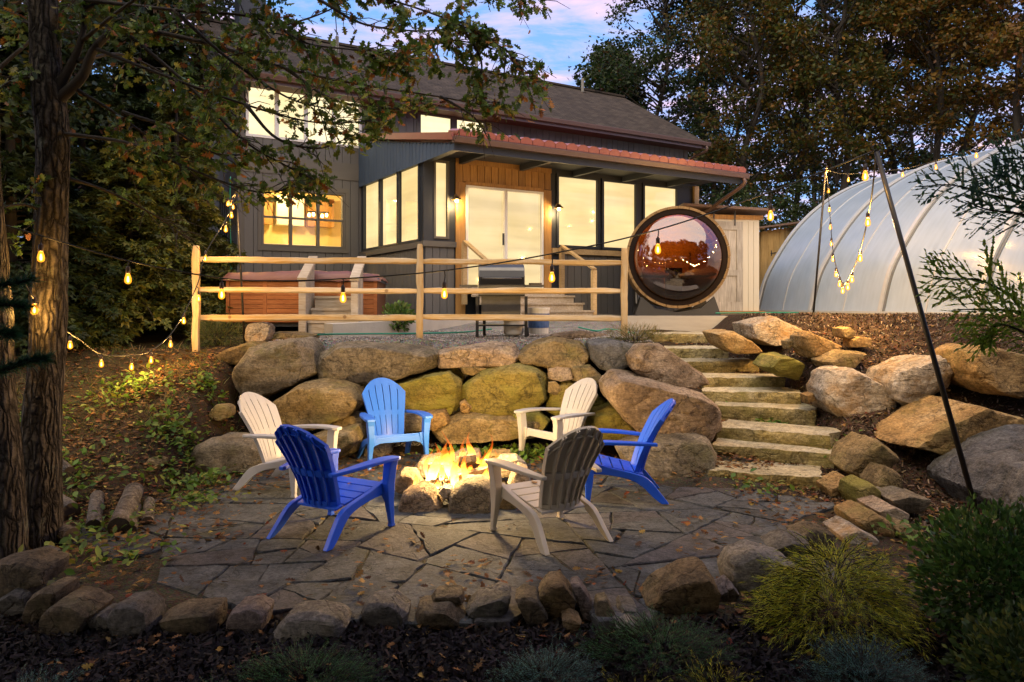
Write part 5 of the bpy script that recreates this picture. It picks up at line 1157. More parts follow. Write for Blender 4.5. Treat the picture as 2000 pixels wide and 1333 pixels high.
e_ = nn(t, 'Emission', {'Color': c, 'Strength': nn(t, 'Math', {0: st_, 1: 3.6}, operation='MULTIPLY').outputs[0]}); tp = nn(t, 'BsdfTransparent')
mxs = nn(t, 'MixShader', {0: ramp(t, hh.outputs[0], [(.2, .75), (.75, .55), (1.2, .12)]), 1: tp.outputs[0], 2: e_.outputs[0]}); t.links.new(mxs.outputs[0], o.inputs[0]); FLAME = m
rf_ = random.Random(5)
def flame(x, y, z, h, w_, seed):
    V = []; Fc = []; n, k_ = 14, 8; r0 = random.Random(seed); ph = r0.uniform(0, 6); la = r0.uniform(-.25, .25)
    for i in range(n + 1):
        s = i / n; r_ = w_ * (math.sin(math.pi * min(1, s * .92 + .12)) ** .8) * (1 - s) ** .55 + .002; cx_ = .14 * h * math.sin(s * 5 + ph) * s + la * h * s; cy_ = .1 * h * math.sin(s * 4 + ph * 2) * s
        for k in range(k_):
            a = 2 * math.pi * k / k_ + s * 1.5; jj = 1 + .35 * mnoise.noise(Vector((math.cos(a) * 1.5, math.sin(a) * 1.5, s * 3 + seed)))
            V.append((cx_ + r_ * jj * math.cos(a), cy_ + r_ * .55 * jj * math.sin(a), h * s))
    for i in range(n):
        for k in range(k_): k2 = (k + 1) % k_; Fc.append((i * k_ + k, i * k_ + k2, (i + 1) * k_ + k2, (i + 1) * k_ + k))
    MB().add(V, Fc).build('flame', FLAME, cf, smooth=True, loc=(x, y, z))
for i in range(26):
    x = rf_.gauss(0, .19); y = rf_.gauss(0, .14); flame(max(-.34, min(.34, x)) - .05, y, rf_.uniform(.02, .1), rf_.uniform(.20, .44) * (1 - .8 * abs(x)), rf_.uniform(.035, .08), i)
for (x, y, h) in ((-.42, -.32, .17), (-.40, -.30, .11), (-.22, -.28, .1), (-.1, -.3, .09), (.0, -.3, .08), (.15, -.26, .09), (.28, -.15, .14), (.18, .1, .46), (-.12, .05, .5)): flame(x, y, .02, h, .03, 60 + int(100 * h))
for (x, y, z, e) in ((0, -.05, .66, 80), (-.05, -.05, .30, 16)):
    fl = bpy.data.lights.new('fire_light', 'POINT'); fl.energy = e; fl.color = (1, .62, .24); fl.shadow_soft_size = .14
    fo = bpy.data.objects.new('fire_light', fl); COL.objects.link(fo); fo.parent = cf; fo.location = (x, y, z)

# ------------------------------------------------------------------ firewood by the big tree
BARKL = stone('log_bark', (.05, .043, .036), (.12, .105, .09), (.2, .18, .16), scale=5, bs=.8, strata=.8); ENDG = plain('log_end', (.06, .045, .032), .85, var=.3, scale=12, bs=.4)
for i, (x0, y0, x1, y1, r_, lab) in enumerate(((232, 1030, 262, 970, .085, 'thickest firewood log, middle of the row on the ground by the big tree'), (182, 1022, 190, 980, .06, 'thinner firewood log left of the thickest one'), (255, 1028, 265, 985, .05, 'thin firewood log right of the thickest one'), (288, 1012, 292, 975, .05, 'short bark-covered log at the right end of the firewood row'), (138, 1000, 115, 985, .085, 'dark sawn log end pointing out beside the big trunk'), (140, 1045, 110, 1028, .07, 'dark rotten log below the sawn log end, beside the big trunk'), (135, 962, 105, 952, .06, 'grey log lying on top of the pile against the big trunk'))):
    Ya = F * (EYE - .08) / (y0 - HY); A = Vector(((x0 - CX) / F * Ya, Ya, 0)); Yb = F * (EYE - .08) / (y1 - HY); B = Vector(((x1 - CX) / F * Yb, Yb, 0))
    if i >= 4: B = A + Vector((-.35, .25, 0))
    A.z = float(hgt(A.x, A.y)) + r_ * .9; B.z = float(hgt(B.x, B.y)) + r_ * .9
    ptsl = [A + (B - A) * k / 10 for k in range(11)]; V, Fc = tube(ptsl, [r_ * (1 + .08 * mnoise.noise(Vector((k, i * 3.3, 0)))) for k in range(11)], 14, False)
    V = [tuple(Vector(v) + Vector((0, 0, .01 * mnoise.noise(Vector(v) * 14)))) for v in V]
    lo_ = MB().add([tuple(Vector(v) - A) for v in V], Fc).build('firewood_log', BARKL, smooth=True, loc=A, label=lab, cat='log', group='firewood logs by the big tree')
    V2 = [tuple(Vector(V[k]) - A) for k in range(14)]; MB().add(V2, [tuple(range(14))]).build('cut_end', ENDG, lo_); MB().add([tuple(Vector(V[140 + k]) - A) for k in range(14)], [tuple(range(14))[::-1]]).build('cut_end', ENDG, lo_)

# ------------------------------------------------------------------ poles and string lights
POLEM = plain('pole_black', (.022, .021, .022), .4, var=.15, metal=.3)
a_, b_ = P(1903, 985, 6.45), P(1712, 297, 6.45); tilt = (b_ - a_)
po = MB().tube([tilt * -.12, tilt * .5, tilt], [.024, .022, .02], 12).build('light_pole', POLEM, smooth=True, loc=a_, label='thick black pole leaning left in front of the greenhouse, holding the string lights', cat='pole')
MB().tube([tilt + Vector((.035 * math.cos(k * .6), 0, .03 + .035 * math.sin(k * .6))) for k in range(11)], .006, 6).build('hook', POLEM, po, smooth=True)
POLETOP = b_ + Vector((0, 0, .02))
a2, b2 = P(1588, 612, 15.3), P(1613, 333, 15.3); MB().tube([(0, 0, -.1), b2 - a2], .022, 8).build('light_pole', POLEM, smooth=True, loc=a2, label='thin black pole standing by the greenhouse corner with lights at its top', cat='pole'); POLE2 = b2
a3, b3 = P(478, 670, 10.6), P(463, 378, 10.6); MB().tube([(0, 0, -.1), b3 - a3], .016, 8).build('light_pole', POLEM, smooth=True, loc=a3, label='thin black pole left of the hot tub with a cluster of lights on top', cat='pole'); POLE3 = b3
WIRE = plain('wire_black', (.012, .012, .012), .55); SOCK = plain('socket_dark', (.035, .022, .016), .5)
m, t, o = nodes('bulb_glass'); e_ = nn(t, 'Emission', {'Color': (1, .33, .02, 1), 'Strength': .9}); tp = nn(t, 'BsdfTransparent', {'Color': (1, .86, .6, 1)}); mxs = nn(t, 'MixShader', {0: .45, 1: tp.outputs[0], 2: e_.outputs[0]}); t.links.new(mxs.outputs[0], o.inputs[0]); BGL = m
FIL = emit('bulb_filament', (1, .56, .13), 8.0)
gl_me = MB().lathe([(.012, -.062), (.015, -.07), (.024, -.100), (.027, -.118), (.023, -.138), (.011, -.148), (0, -.150)], 14).mesh('bulb', True)
fi_me = MB().lathe([(0, -.085), (.005, -.09), (.009, -.112), (.008, -.13), (0, -.138)], 8).mesh('filament', True)
so_me = MB().lathe([(0, 0), (.006, -.002), (.012, -.012), (.017, -.02), (.018, -.06), (.015, -.066), (0, -.066)], 12).mesh('socket', True)
for me_, mt in ((gl_me, BGL), (fi_me, FIL), (so_me, SOCK)): me_.materials.append(mt)
BLI = {}
def string_lights(wire_pts, bulbs, lab, energy=3.0, r_=.007, pig=.045, sub=6):
    """wire_pts: world points the cable passes; bulbs: world points at the middle of each glass bulb"""
    org = Vector(wire_pts[0]); root = empty('string_lights', org, label=lab, cat='string lights', group='strings of warm bulbs')
    wp = spline(wire_pts, sub); MB().tube([p - org for p in wp], r_, 6).build('wire', WIRE, root, smooth=True)
    if energy not in BLI:
        l_ = bpy.data.lights.new('bulb_light', 'POINT'); l_.energy = energy; l_.color = (1, .60, .20); l_.shadow_soft_size = .025; BLI[energy] = l_
    for b in bulbs:
        b = Vector(b); top = b + Vector((0, 0, .12)); q = min(wp, key=lambda p: (p - top).length)
        so_ = link('socket', so_me, None, root, loc=top - org); MB().tube([q - top, (q - top) * .4 + Vector((.006, 0, .01)), (0, 0, -.004)], .005, 5).build('cord', WIRE, so_)
        bu = link('bulb', gl_me, None, root, loc=top - org); link('filament', fi_me, None, bu)
        lo_ = bpy.data.objects.new('bulb_light', BLI[energy]); COL.objects.link(lo_); lo_.parent = bu; lo_.location = (0, 0, -.115)
string_lights([P(-60, 420, 5.6), P(80, 461, 5.7), P(250, 510, 5.95), P(433, 544, 6.1), P(540, 549, 6.1), P(670, 545, 6.1), P(868, 529, 6.15), P(1078, 496, 6.2), P(1285, 449, 6.25), P(1505, 375, 6.35), P(1690, 302, 6.45), POLETOP],
    [P(80, 505, 5.7), P(250, 548, 5.95), P(433, 578, 6.1), P(670, 585, 6.1), P(868, 577, 6.15), P(1078, 545, 6.2), P(1285, 490, 6.25), P(1505, 425, 6.35), P(1690, 347, 6.45)], 'long black string of big bulbs sagging across the view from tree to leaning pole', 3.5)
string_lights([POLETOP, P(1700, 400, 7.2), P(1680, 490, 8.5), P(1662, 535, 9.6), P(1648, 555, 10.4), P(1636, 530, 11.2), P(1627, 490, 12.2), P(1621, 420, 13.6), P(1616, 355, 14.9), POLE2],
    [P(1695, 437, 7.4), P(1680, 507, 8.6), P(1664, 548, 9.6), P(1656, 563, 10.0), P(1646, 570, 10.4), P(1640, 557, 10.8), P(1633, 538, 11.2), P(1627, 508, 12.0), P(1624, 478, 12.6), P(1622, 446, 13.2), P(1620, 412, 13.8), P(1618, 375, 14.6), P(1615, 335, 15.2)], 'string of bulbs dipping in a V between the leaning pole and the far pole', 30.0)
string_lights([POLE2, P(1657, 340, 15.0), P(1763, 330, 14.0), P(1828, 314, 13.2), P(1907, 290, 12.4), P(2060, 235, 11.5)], [P(1657, 353, 15.0), P(1763, 343, 14.0), P(1828, 329, 13.2), P(1907, 306, 12.4)], 'string of bulbs rising right over the greenhouse roof', 9.0)
string_lights([P(40, 540, 5.7), P(67, 585, 5.7), P(105, 630, 6.8), P(150, 660, 8.0), P(198, 692, 8.6), P(257, 694, 9.0), P(295, 685, 9.3), P(340, 645, 9.6), P(384, 560, 9.9), P(401, 497, 10.0), P(440, 430, 10.3), POLE3],
    [P(67, 608, 5.7), P(137, 677, 8.0), P(198, 713, 8.6), P(257, 719, 9.0), P(295, 706, 9.3), P(333, 675, 9.6), P(359, 629, 9.75), P(388, 585, 9.9), P(401, 507, 10.0), P(441, 450, 10.3), P(452, 423, 10.45)], 'string of bulbs sagging low over the left bank from big trunk to thin pole', 10.0)
string_lights([POLE3, P(458, 385, 11.5), P(452, 400, 12.4), P(446, 395, 13.2), P(462, 375, 14.5)], [P(455, 406, 11.6), P(445, 400, 12.6), P(453, 399, 13.2), P(463, 384, 14.2)], 'far string of bulbs bunched by the house corner behind the thin pole', 9.0)
# ------------------------------------------------------------------ trees
BARK = barkmat('bark_oak', (.012, .010, .008), (.045, .038, .030), (.105, .09, .072))
BARKD = plain('bark_dark', (.030, .024, .018), .9, var=.3, scale=8, bs=.5)
LEAF = leafmat('leaf', .5, .35); NEED = leafmat('needle', .6, .2)
def trunk_mesh(pts, rad, n=28, ridge=.012, sub=10, flare=True):
    cp = spline(pts, sub); rs = np.interp(np.linspace(0, 1, len(cp)), np.linspace(0, 1, len(rad)), rad); V, Fc = tube(cp, list(rs), n, True); W = []
    for k, v in enumerate(V):
        c_ = cp[k // n]; d = (Vector(v) - c_); a = math.atan2(d.y, d.x); z = v[2]
        rg = abs(mnoise.noise(Vector((a * 5.5, z * 1.6, 1.3)))) * ridge * 2 + mnoise.noise(Vector((a * 1.5, z * 1.2, 7))) * ridge * 1.5 + mnoise.noise(Vector((a * 13, z * 7, 2))) * ridge * .7
        W.append(tuple(c_ + d * (1 + rg / max(d.length, .03))))
    return W, Fc
def branch_wob(a, b, n=5, wob=.12, rr=random):
    a, b = Vector(a), Vector(b); L_ = (b - a).length; o = [a]
    for i in range(1, n): o.append(a + (b - a) * i / n + Vector((rr.uniform(-1, 1), rr.uniform(-1, 1), rr.uniform(-.6, .9))) * wob * L_ * math.sin(math.pi * i / n))
    return o + [b]

def oak():
    base = P(78, 1062, 5.9); root = empty('oak_tree', base, label='big oak at the left with rough bark and branches hanging before the house', cat='tree')
    pts = [(66, 1085, 5.9), (74, 1000, 5.9), (80, 860, 5.92), (92, 680, 5.95), (96, 500, 6.0), (104, 320, 6.0), (92, 150, 6.0), (84, 0, 6.0), (74, -200, 6.0), (80, -500, 6.0)]
    V, Fc = trunk_mesh([P(*p) for p in pts], [.22, .165, .138, .120, .116, .116, .104, .095, .085, .06], 36, .014, 14)
    MB().add([tuple(Vector(v) - base) for v in V], Fc).build('trunk', BARK, root, smooth=True)
    Bp = [  # limbs: photo column, row, distance
     [(110,200,6),(160,150,6),(185,95,6),(235,55,6.05),(300,62,6.1),(420,90,6.2),(560,135,6.4),(700,165,6.5),(860,190,6.6),(985,215,6.6)],
     [(105,190,6),(155,90,6),(165,0,6),(150,-160,6)],
     [(185,95,6),(300,140,5.9),(480,205,5.9),(620,240,6.0),(740,235,6.0)],
     [(110,260,6),(250,280,5.8),(370,330,5.7),(500,375,5.7),(590,365,5.7)],
     [(165,20,6),(330,-60,6.1),(560,-45,6.2),(760,0,6.3),(900,50,6.4),(1000,110,6.5),(1040,190,6.5)],
     [(165,0,6),(340,20,5.7),(500,35,5.6),(600,85,5.6),(700,100,5.7),(780,130,5.7)],
     [(760,0,6.3),(870,-30,6.4),(980,-20,6.5),(1060,0,6.6)],
     [(100,340,6),(200,370,6.2),(300,420,6.4),(370,470,6.5)],
     [(90,150,6),(20,160,5.8),(-50,220,5.7)], [(88,60,6),(10,30,6.2),(-70,40,6.2)], [(98,420,6),(40,400,5.8),(-40,420,5.6)],
     [(235,55,6.05),(360,160,6.0),(470,270,5.9),(560,325,5.9),(615,352,5.9)],
     [(700,165,6.5),(790,110,6.6),(880,80,6.6),(960,95,6.6)], [(860,190,6.6),(920,225,6.5),(950,262,6.5)],
     [(140,170,6),(230,225,6.1),(330,300,6.2),(440,395,6.3)], [(300,62,6.1),(420,20,6.4),(470,90,6.5),(450,170,6.5),(430,230,6.5)],
     [(480,205,5.9),(540,270,5.8),(620,290,5.8),(680,270,5.8)], [(560,135,6.4),(640,190,6.3),(720,210,6.3),(830,215,6.3)],
     [(160,80,6),(280,-10,5.6),(420,-60,5.4),(560,-90,5.4)], [(150,120,6),(250,110,6.5),(380,190,6.8),(430,280,6.9)], [(420,90,6.2),(520,60,6.3),(620,30,6.3),(700,-10,6.3)],
     [(240,220,6.1),(330,250,6.0),(420,300,6.0),(520,300,6.0)], [(900,50,6.4),(940,120,6.5),(930,190,6.5)], [(340,20,5.7),(440,110,5.7),(560,190,5.7),(650,215,5.7)],
     [(560,-45,6.2),(640,10,6.2),(720,50,6.2),(850,60,6.2),(930,30,6.2)]]
    bm_ = MB(); lp, ld = [], []; tw = MB(); r0 = random.Random(11)
    for bi, pth in enumerate(Bp):
        cp = spline([P(*p) for p in pth], 7); n = len(cp); r_a = .052 if bi < 2 else .019; r_b = .004
        bm_.tube([p - base for p in cp], [r_a + (r_b - r_a) * (i / (n - 1)) ** .6 for i in range(n)], 8)
        L_ = sum((cp[i + 1] - cp[i]).length for i in range(n - 1)); nt_ = int(L_ * 13)
        for k in range(nt_):
            s = r0.uniform(.22 if bi not in (8, 9, 10) else .0, 1.0) ** .8; i = min(int(s * (n - 1)), n - 2); p = cp[i] + (cp[i + 1] - cp[i]) * r0.random(); tg = (cp[i + 1] - cp[i]).normalized()
            d = (tg * .7 + Vector((r0.uniform(-1, 1), r0.uniform(-1, 1), r0.uniform(-.75, .6)))).normalized(); ln = r0.uniform(.12, .42); q = p + d * ln + Vector((0, 0, -.06 * ln))
            mid = p + d * ln * .5 + Vector((0, 0, .02)); tw.tube([p - base, mid - base, q - base], [.0045, .0035, .002], 4, False)
            nl = r0.randint(11, 21)
            for j in range(nl):
                u = r0.uniform(.25, 1.05); lp.append(p + d * ln * u + Vector((r0.gauss(0, .03), r0.gauss(0, .03), r0.gauss(0, .03)))); ld.append((d * .5 + Vector((r0.gauss(0, .7), r0.gauss(0, .7), r0.gauss(-.35, .55)))))
    bm_.build('limb', BARKD, root, smooth=True); tw.build('twigs', BARKD, root, kind='stuff')
    # keep the gap of sky over the roof ridge and the lower walls mostly clear
    pos = np.array([v[:] for v in lp]); dr = np.array([v[:] for v in ld]); px = CX + F * pos[:, 0] / pos[:, 1]; py = HY - F * (pos[:, 2] - EYE) / pos[:, 1]
    keep = ~((px > 1075) | ((px > 475) & (px < 715) & (py > 165) & (py < 330) & (rng.random(len(px)) < .62)) | ((px > 800) & (py > 215) & (rng.random(len(px)) < .6)) | ((px > 420) & (py > 330) & (rng.random(len(px)) < .45)) | ((py > 300) & (px > 640)) | ((py > 395) & (px > 250)) | ((px > 590) & (px < 760) & (py < 95) & (py > 8) & (rng.random(len(px)) < .75)) | ((px > 780) & (py > 262) & (rng.random(len(px)) < .9)) | ((px > 960) & (py < 110) & (py > 25) & (rng.random(len(px)) < .8)))
    pos, dr, px = pos[keep], dr[keep], px[keep]; n = len(pos)
    col = palette(n, [(.06, .11, .018), (.10, .16, .025), (.19, .18, .025), (.26, .11, .022), (.12, .045, .018), (.045, .08, .016)], [5, 5, 2.4, 1.3, .7, 3])
    me = scatter_mesh('crown', 'oak', pos - np.array(base[:]), frames(dr, rng.random(n) * 6.28), rng.uniform(.05, .10, n), col, LEAF); link('crown', me, None, root, kind='stuff'); return n
print('oak leaves', oak())
V, Fc = trunk_mesh([P(8, 1090, 5.5), P(5, 900, 5.5), P(-10, 700, 5.5), P(-22, 450, 5.5), P(-40, 100, 5.5), P(-60, -300, 5.5)], [.15, .12, .105, .10, .09, .07], 26, .014, 12)
b_ = P(8, 1090, 5.5); rt = empty('oak_tree', b_, label='slim lichen-spotted trunk cut by the left edge', cat='tree'); MB().add([tuple(Vector(v) - b_) for v in V], Fc).build('trunk', BARK, rt, smooth=True)

GREENS = [(.019, .035, .009), (.028, .050, .011), (.016, .026, .008), (.045, .055, .011), (.08, .034, .010)]
GOLDS = [(.105, .062, .007), (.066, .058, .008), (.14, .072, .008), (.034, .046, .008), (.095, .036, .006)]
def decid(name, base, H, rx, z0, cols, wts, label, nleaf=5200, lsize=.3, tr=.16, nclump=110, group=None, seed=0, lean=0.0, kind='clump'):
    """trunk with limbs; crown of leaf sprays gathered in clumps with gaps between"""
    r0 = random.Random(seed); base = Vector(base); root = empty(name, base, label=label, cat='tree', group=group)
    tp = Vector((lean * H, 0, H * .93)); pts = branch_wob((0, 0, -.3), tp, 6, .03, r0); mb = MB(); mb.tube(spline(pts, 4), list(np.linspace(tr, .03, 6 * 4 + 1)), 9)
    cl = []
    for k in range(nclump):
        h_ = r0.random() ** .85; z = z0 + (H - z0) * h_; env = rx * (math.sin(math.pi * min(.97, .12 + .80 * h_)) ** .7) * (1 + .25 * mnoise.noise(Vector((seed * 1.7, h_ * 4, 2)))); a = r0.uniform(0, 6.28); rr_ = env * math.sqrt(r0.uniform(.08, 1))
        cl.append((Vector((lean * z + rr_ * math.cos(a), rr_ * math.sin(a), z)), r0.uniform(.35, .95) * rx * .26))
    for c_, s_ in cl[::2]:
        zz = max(z0 * .7, c_.z - abs(r0.gauss(.9, .5)) - .25 * math.hypot(c_.x, c_.y)); a_ = Vector((lean * zz, 0, zz)); mb.tube(branch_wob(a_, c_, 3, .08, r0), [.055 * tr / .16, .035, .022, .010], 5, False)
    mb.build('trunk', BARKD, root, smooth=True)
    w_ = np.array([s_ ** 2 for _, s_ in cl]); k = rng.choice(len(cl), nleaf, p=w_ / w_.sum()); C = np.array([c_[:] for c_, _ in cl])[k]; S_ = np.array([s_ for _, s_ in cl])[k][:, None]
    pos = C + rng.normal(size=(nleaf, 3)) * S_ * np.array([.62, .62, .42]); col = palette(nleaf, cols, wts); hue = np.array([r0.uniform(.7, 1.25) for _ in cl])[k][:, None]
    link('crown', scatter_mesh('crown', kind, pos, frames(randdir(nleaf, .3) + np.array([0, 0, -.25]), rng.random(nleaf) * 6.28), rng.uniform(.65, 1.25, nleaf) * lsize, np.clip(col * hue, 0, 1), LEAF), None, root, kind='stuff'); return root
G_ = 'trees of the wood behind the greenhouse'
RT = [(1195, 40, 14.0, 2.3, 3, GREENS, [4, 4, 3, 1, .4], 'green tree peeping over the right end of the house roof'),
 (1285, 35, 19.0, 2.9, 4, GREENS, [4, 4, 4, 1, .8], 'tall dark green tree behind the right end of the house'),
 (1385, 38, 21.0, 3.0, 4, GREENS, [4, 3, 4, 2, 1.2], 'dark green tree with rust leaves, second from the house'),
 (1462, 31, 19.5, 2.7, 5, GOLDS, [2, 4, 1, 4, 1], 'brownish gold tree straight behind the shed'),
 (1545, 35, 21.0, 3.0, 5, GOLDS, [3, 3, 2, 3, 1], 'golden tree left of the leaning pole top'),
 (1640, 29, 20.0, 2.8, 6, GOLDS, [2, 4, 1, 4, .6], 'olive gold tree above the far lamp pole'),
 (1735, 33, 20.5, 2.6, 6, GOLDS, [3, 3, 2, 3, 1], 'gold tree just right of the leaning pole top'),
 (1815, 28, 19.0, 2.5, 7, GOLDS, [4, 3, 3, 2, 1], 'bare-stemmed golden tree over the greenhouse ridge'),
 (1905, 31, 20.0, 2.8, 7, GOLDS, [4, 2, 4, 1, 2], 'orange gold tree near the right edge with a high crown'),
 (1995, 26, 18.0, 2.8, 6, GOLDS, [4, 1, 4, 1, 2], 'orange tree cut by the right edge above the greenhouse'),
 (1600, 44, 24.0, 3.6, 5, GREENS, [3, 3, 4, 2, 1], 'far dark tree in the second row behind the far lamp pole'),
 (1780, 46, 24.0, 3.6, 5, GREENS, [3, 3, 4, 2, 1], 'far dark tree in the second row above the greenhouse middle'),
 (1420, 47, 25.0, 3.8, 5, GREENS, [3, 3, 4, 2, 1], 'far dark tree in the second row above the shed roof')]
for i, (px, Y, H, rx, z0, cols, wts, lab) in enumerate(RT):
    decid('maple_tree', ((px - CX) / F * Y, Y, 1.6), H, rx, z0, cols, wts, lab, 19000, .19 if Y < 40 else .27, .17, 150, G_, 30 + i, [.0, .02, -.02][i % 3], 'diamond')
for i, (px, Y, H, rx, lab) in enumerate(((1420, 26, 4.2, 1.5, 'yellow-green bush behind the cream shed'), (1505, 27, 4.6, 1.6, 'olive bush behind the plywood shed'), (1590, 29, 5.0, 1.7, 'dark bush behind the far lamp pole'), (1700, 32, 5.5, 2.0, 'low bush under the golden trees left of the leaning pole'))):
    decid('bush', ((px - CX) / F * Y, Y, 1.6), H, rx, .2, GREENS, [3, 5, 2, 4, .6], lab, 6000, .13, .05, 50, 'bushes at the edge of the wood', 70 + i, 0.0, 'diamond')
L_ = 'leafy trees of the dark wood at the left'
for i, (px, Y, H, rx, z0, cols, wts, lab) in enumerate(((415, 27, 14, 2.6, 3, GREENS, [3, 4, 3, 3, 1.5], 'leafy tree just left of the house corner'), (300, 21, 15, 3.0, 2.5, GREENS, [3, 4, 3, 3, 2], 'leafy tree behind the conifers, right of the big oak trunk'), (170, 17, 14, 3.0, 2.5, GREENS, [3, 3, 4, 3, 2], 'leafy tree close behind the big oak trunk'), (10, 14, 13, 3.0, 2, GREENS, [3, 4, 3, 3, 2], 'leafy tree at the left edge behind the slim trunk'), (-120, 10, 11, 2.6, 2, GREENS, [3, 3, 4, 2, 1], 'dark leafy tree mostly beyond the left edge'), (230, 32, 20, 4.2, 3, GREENS, [2, 3, 3, 4, 1], 'tall pale-leaved tree far behind the conifers'), (60, 26, 20, 4.2, 3, GREENS, [2, 3, 3, 4, 1], 'tall leafy tree far behind at the left edge'))):
    decid('maple_tree', ((px - CX) / F * Y, Y, 1.4), H, rx, z0, cols, wts, lab, 15000, .13 if Y < 25 else .2, .14, 150, L_, 110 + i, 0.0, 'diamond')

def conifer(base, H, rb, label, seed, nb=150, cols=None, wts=None, group=None, lsize=.10, dens=1.0):
    """whorls of drooping boughs, each carrying flat sprays"""
    r0 = random.Random(seed); base = Vector(base); root = empty('hemlock_tree', base, label=label, cat='tree', group=group); mb = MB(); mb.tube([(0, 0, -.2), (0, 0, H * .5), (0, 0, H)], [.11, .07, .01], 8); lp, ld = [], []
    for k in range(nb):
        s = r0.random() ** 1.15; z = .25 + s * (H - .4); L0 = rb * (1 - s) ** .75 * r0.uniform(.65, 1.1) + .15; a = r0.uniform(0, 6.28); d = Vector((math.cos(a), math.sin(a), 0)); pts = [Vector((0, 0, z)) + d * L0 * u + Vector((0, 0, .10 * L0 * math.sin(u * 2.2) - .32 * L0 * u * u)) for u in (0, .25, .5, .75, 1)]
        mb.tube(pts, [.018, .014, .010, .007, .003], 4, False); sd_ = Vector((-d.y, d.x, 0)); ns_ = int(L0 * 95 * dens)
        for j in range(ns_):
            u = r0.uniform(.12, 1.03); i = min(int(u * 4), 3); p = pts[i] + (pts[i + 1] - pts[i]) * (u * 4 - i); side = r0.choice((-1, 1)); off = r0.uniform(0, .42) * L0 * (1.08 - u * .8)
            dd = (d * .7 + sd_ * side * .8 + Vector((0, 0, r0.gauss(-.22, .18)))); lp.append(p + dd.normalized() * off + Vector((0, 0, r0.gauss(0, .02)))); ld.append(dd + Vector((r0.gauss(0, .3), r0.gauss(0, .3), r0.gauss(-.1, .2))))
    mb.build('trunk', BARKD, root, smooth=True); pos = np.array([v[:] for v in lp]); dr = np.array([v[:] for v in ld]); n = len(pos)
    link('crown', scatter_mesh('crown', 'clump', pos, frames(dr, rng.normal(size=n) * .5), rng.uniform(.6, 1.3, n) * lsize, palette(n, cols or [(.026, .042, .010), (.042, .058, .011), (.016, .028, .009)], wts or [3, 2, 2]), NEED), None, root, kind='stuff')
CN = 'dark conifers on the left bank'
conifer(((250 - CX) / F * 11.6, 11.6, 1.3), 3.4, 1.25, 'bushy low hemlock lit by the bulbs, right of the big oak trunk', 1, 190, [(.085, .10, .018), (.13, .135, .022), (.045, .06, .013)], [3, 2, 2], group=CN)  # bulb glow put into these lighter, golden needle colours
conifer(((345 - CX) / F * 13.2, 13.2, 1.4), 4.4, 1.2, 'hemlock next to the house corner behind the fence end', 2, 170, [(.06, .075, .015), (.09, .10, .018), (.035, .05, .012)], [3, 2, 2], group=CN)  # needle colours lightened here too, to stand for bulb glow
conifer(((160 - CX) / F * 13.5, 13.5, 1.3), 6.0, 1.6, 'tall dark hemlock directly behind the big oak trunk', 3, 190, group=CN, lsize=.13)
conifer(((20 - CX) / F * 10.5, 10.5, 1.3), 5.0, 1.5, 'dark hemlock between the slim trunk and the big oak', 4, 170, group=CN, lsize=.12)
conifer(((290 - CX) / F * 16.0, 16.0, 1.5), 8.0, 1.9, 'tallest dark hemlock behind the bushy low one', 5, 200, group=CN, lsize=.16)
# the wood behind the photographer (seen in the round window)
BHc = 'trees across the drive behind the viewer'
BT = [(-13, -9, 12, 3.8, 'far left of the drive'), (-7, -12, 14, 4.4, 'left of the drive'), (-1.5, -13, 13, 4.2, 'straight across the drive'), (4, -13, 14, 4.4, 'right of the drive'), (10, -11, 12, 3.8, 'far right of the drive'), (15, -6, 12, 3.8, 'at the right end of the tree line'), (-17, -1, 12, 3.8, 'at the left end of the tree line'), (0, -25, 17, 5.5, 'in the second row straight across'), (-10, -24, 17, 5.5, 'in the second row at the left'), (11, -24, 17, 5.5, 'in the second row at the right')]
for i, (x, y, H, rx, wh) in enumerate(BT):
    decid('maple_tree', (x, y, -.1), H, rx, 1.4, GREENS, [3, 3, 4, 2, 2], 'leafy tree mirrored in the round window, ' + wh, 2600, .6, .2, 80, BHc, 200 + i)
for i, (x, y, H, rx, z0, wh) in enumerate(((-3.2, .6, 7.8, 3.6, 4.3, 'left'), (.3, -.2, 7.4, 3.4, 4.4, 'middle'), (5.0, .1, 7.6, 3.2, 4.3, 'right'))):  # unseen crowns, added above the view to shade the foreground
    decid('maple_tree', (x, y, -.1), H, rx, z0, GREENS, [3, 3, 4, 2, 2], 'unseen added tree that shades the front bed, ' + wh + ' one', 7500, .45, .16, 120, 'unseen trees added for shade', 240 + i)

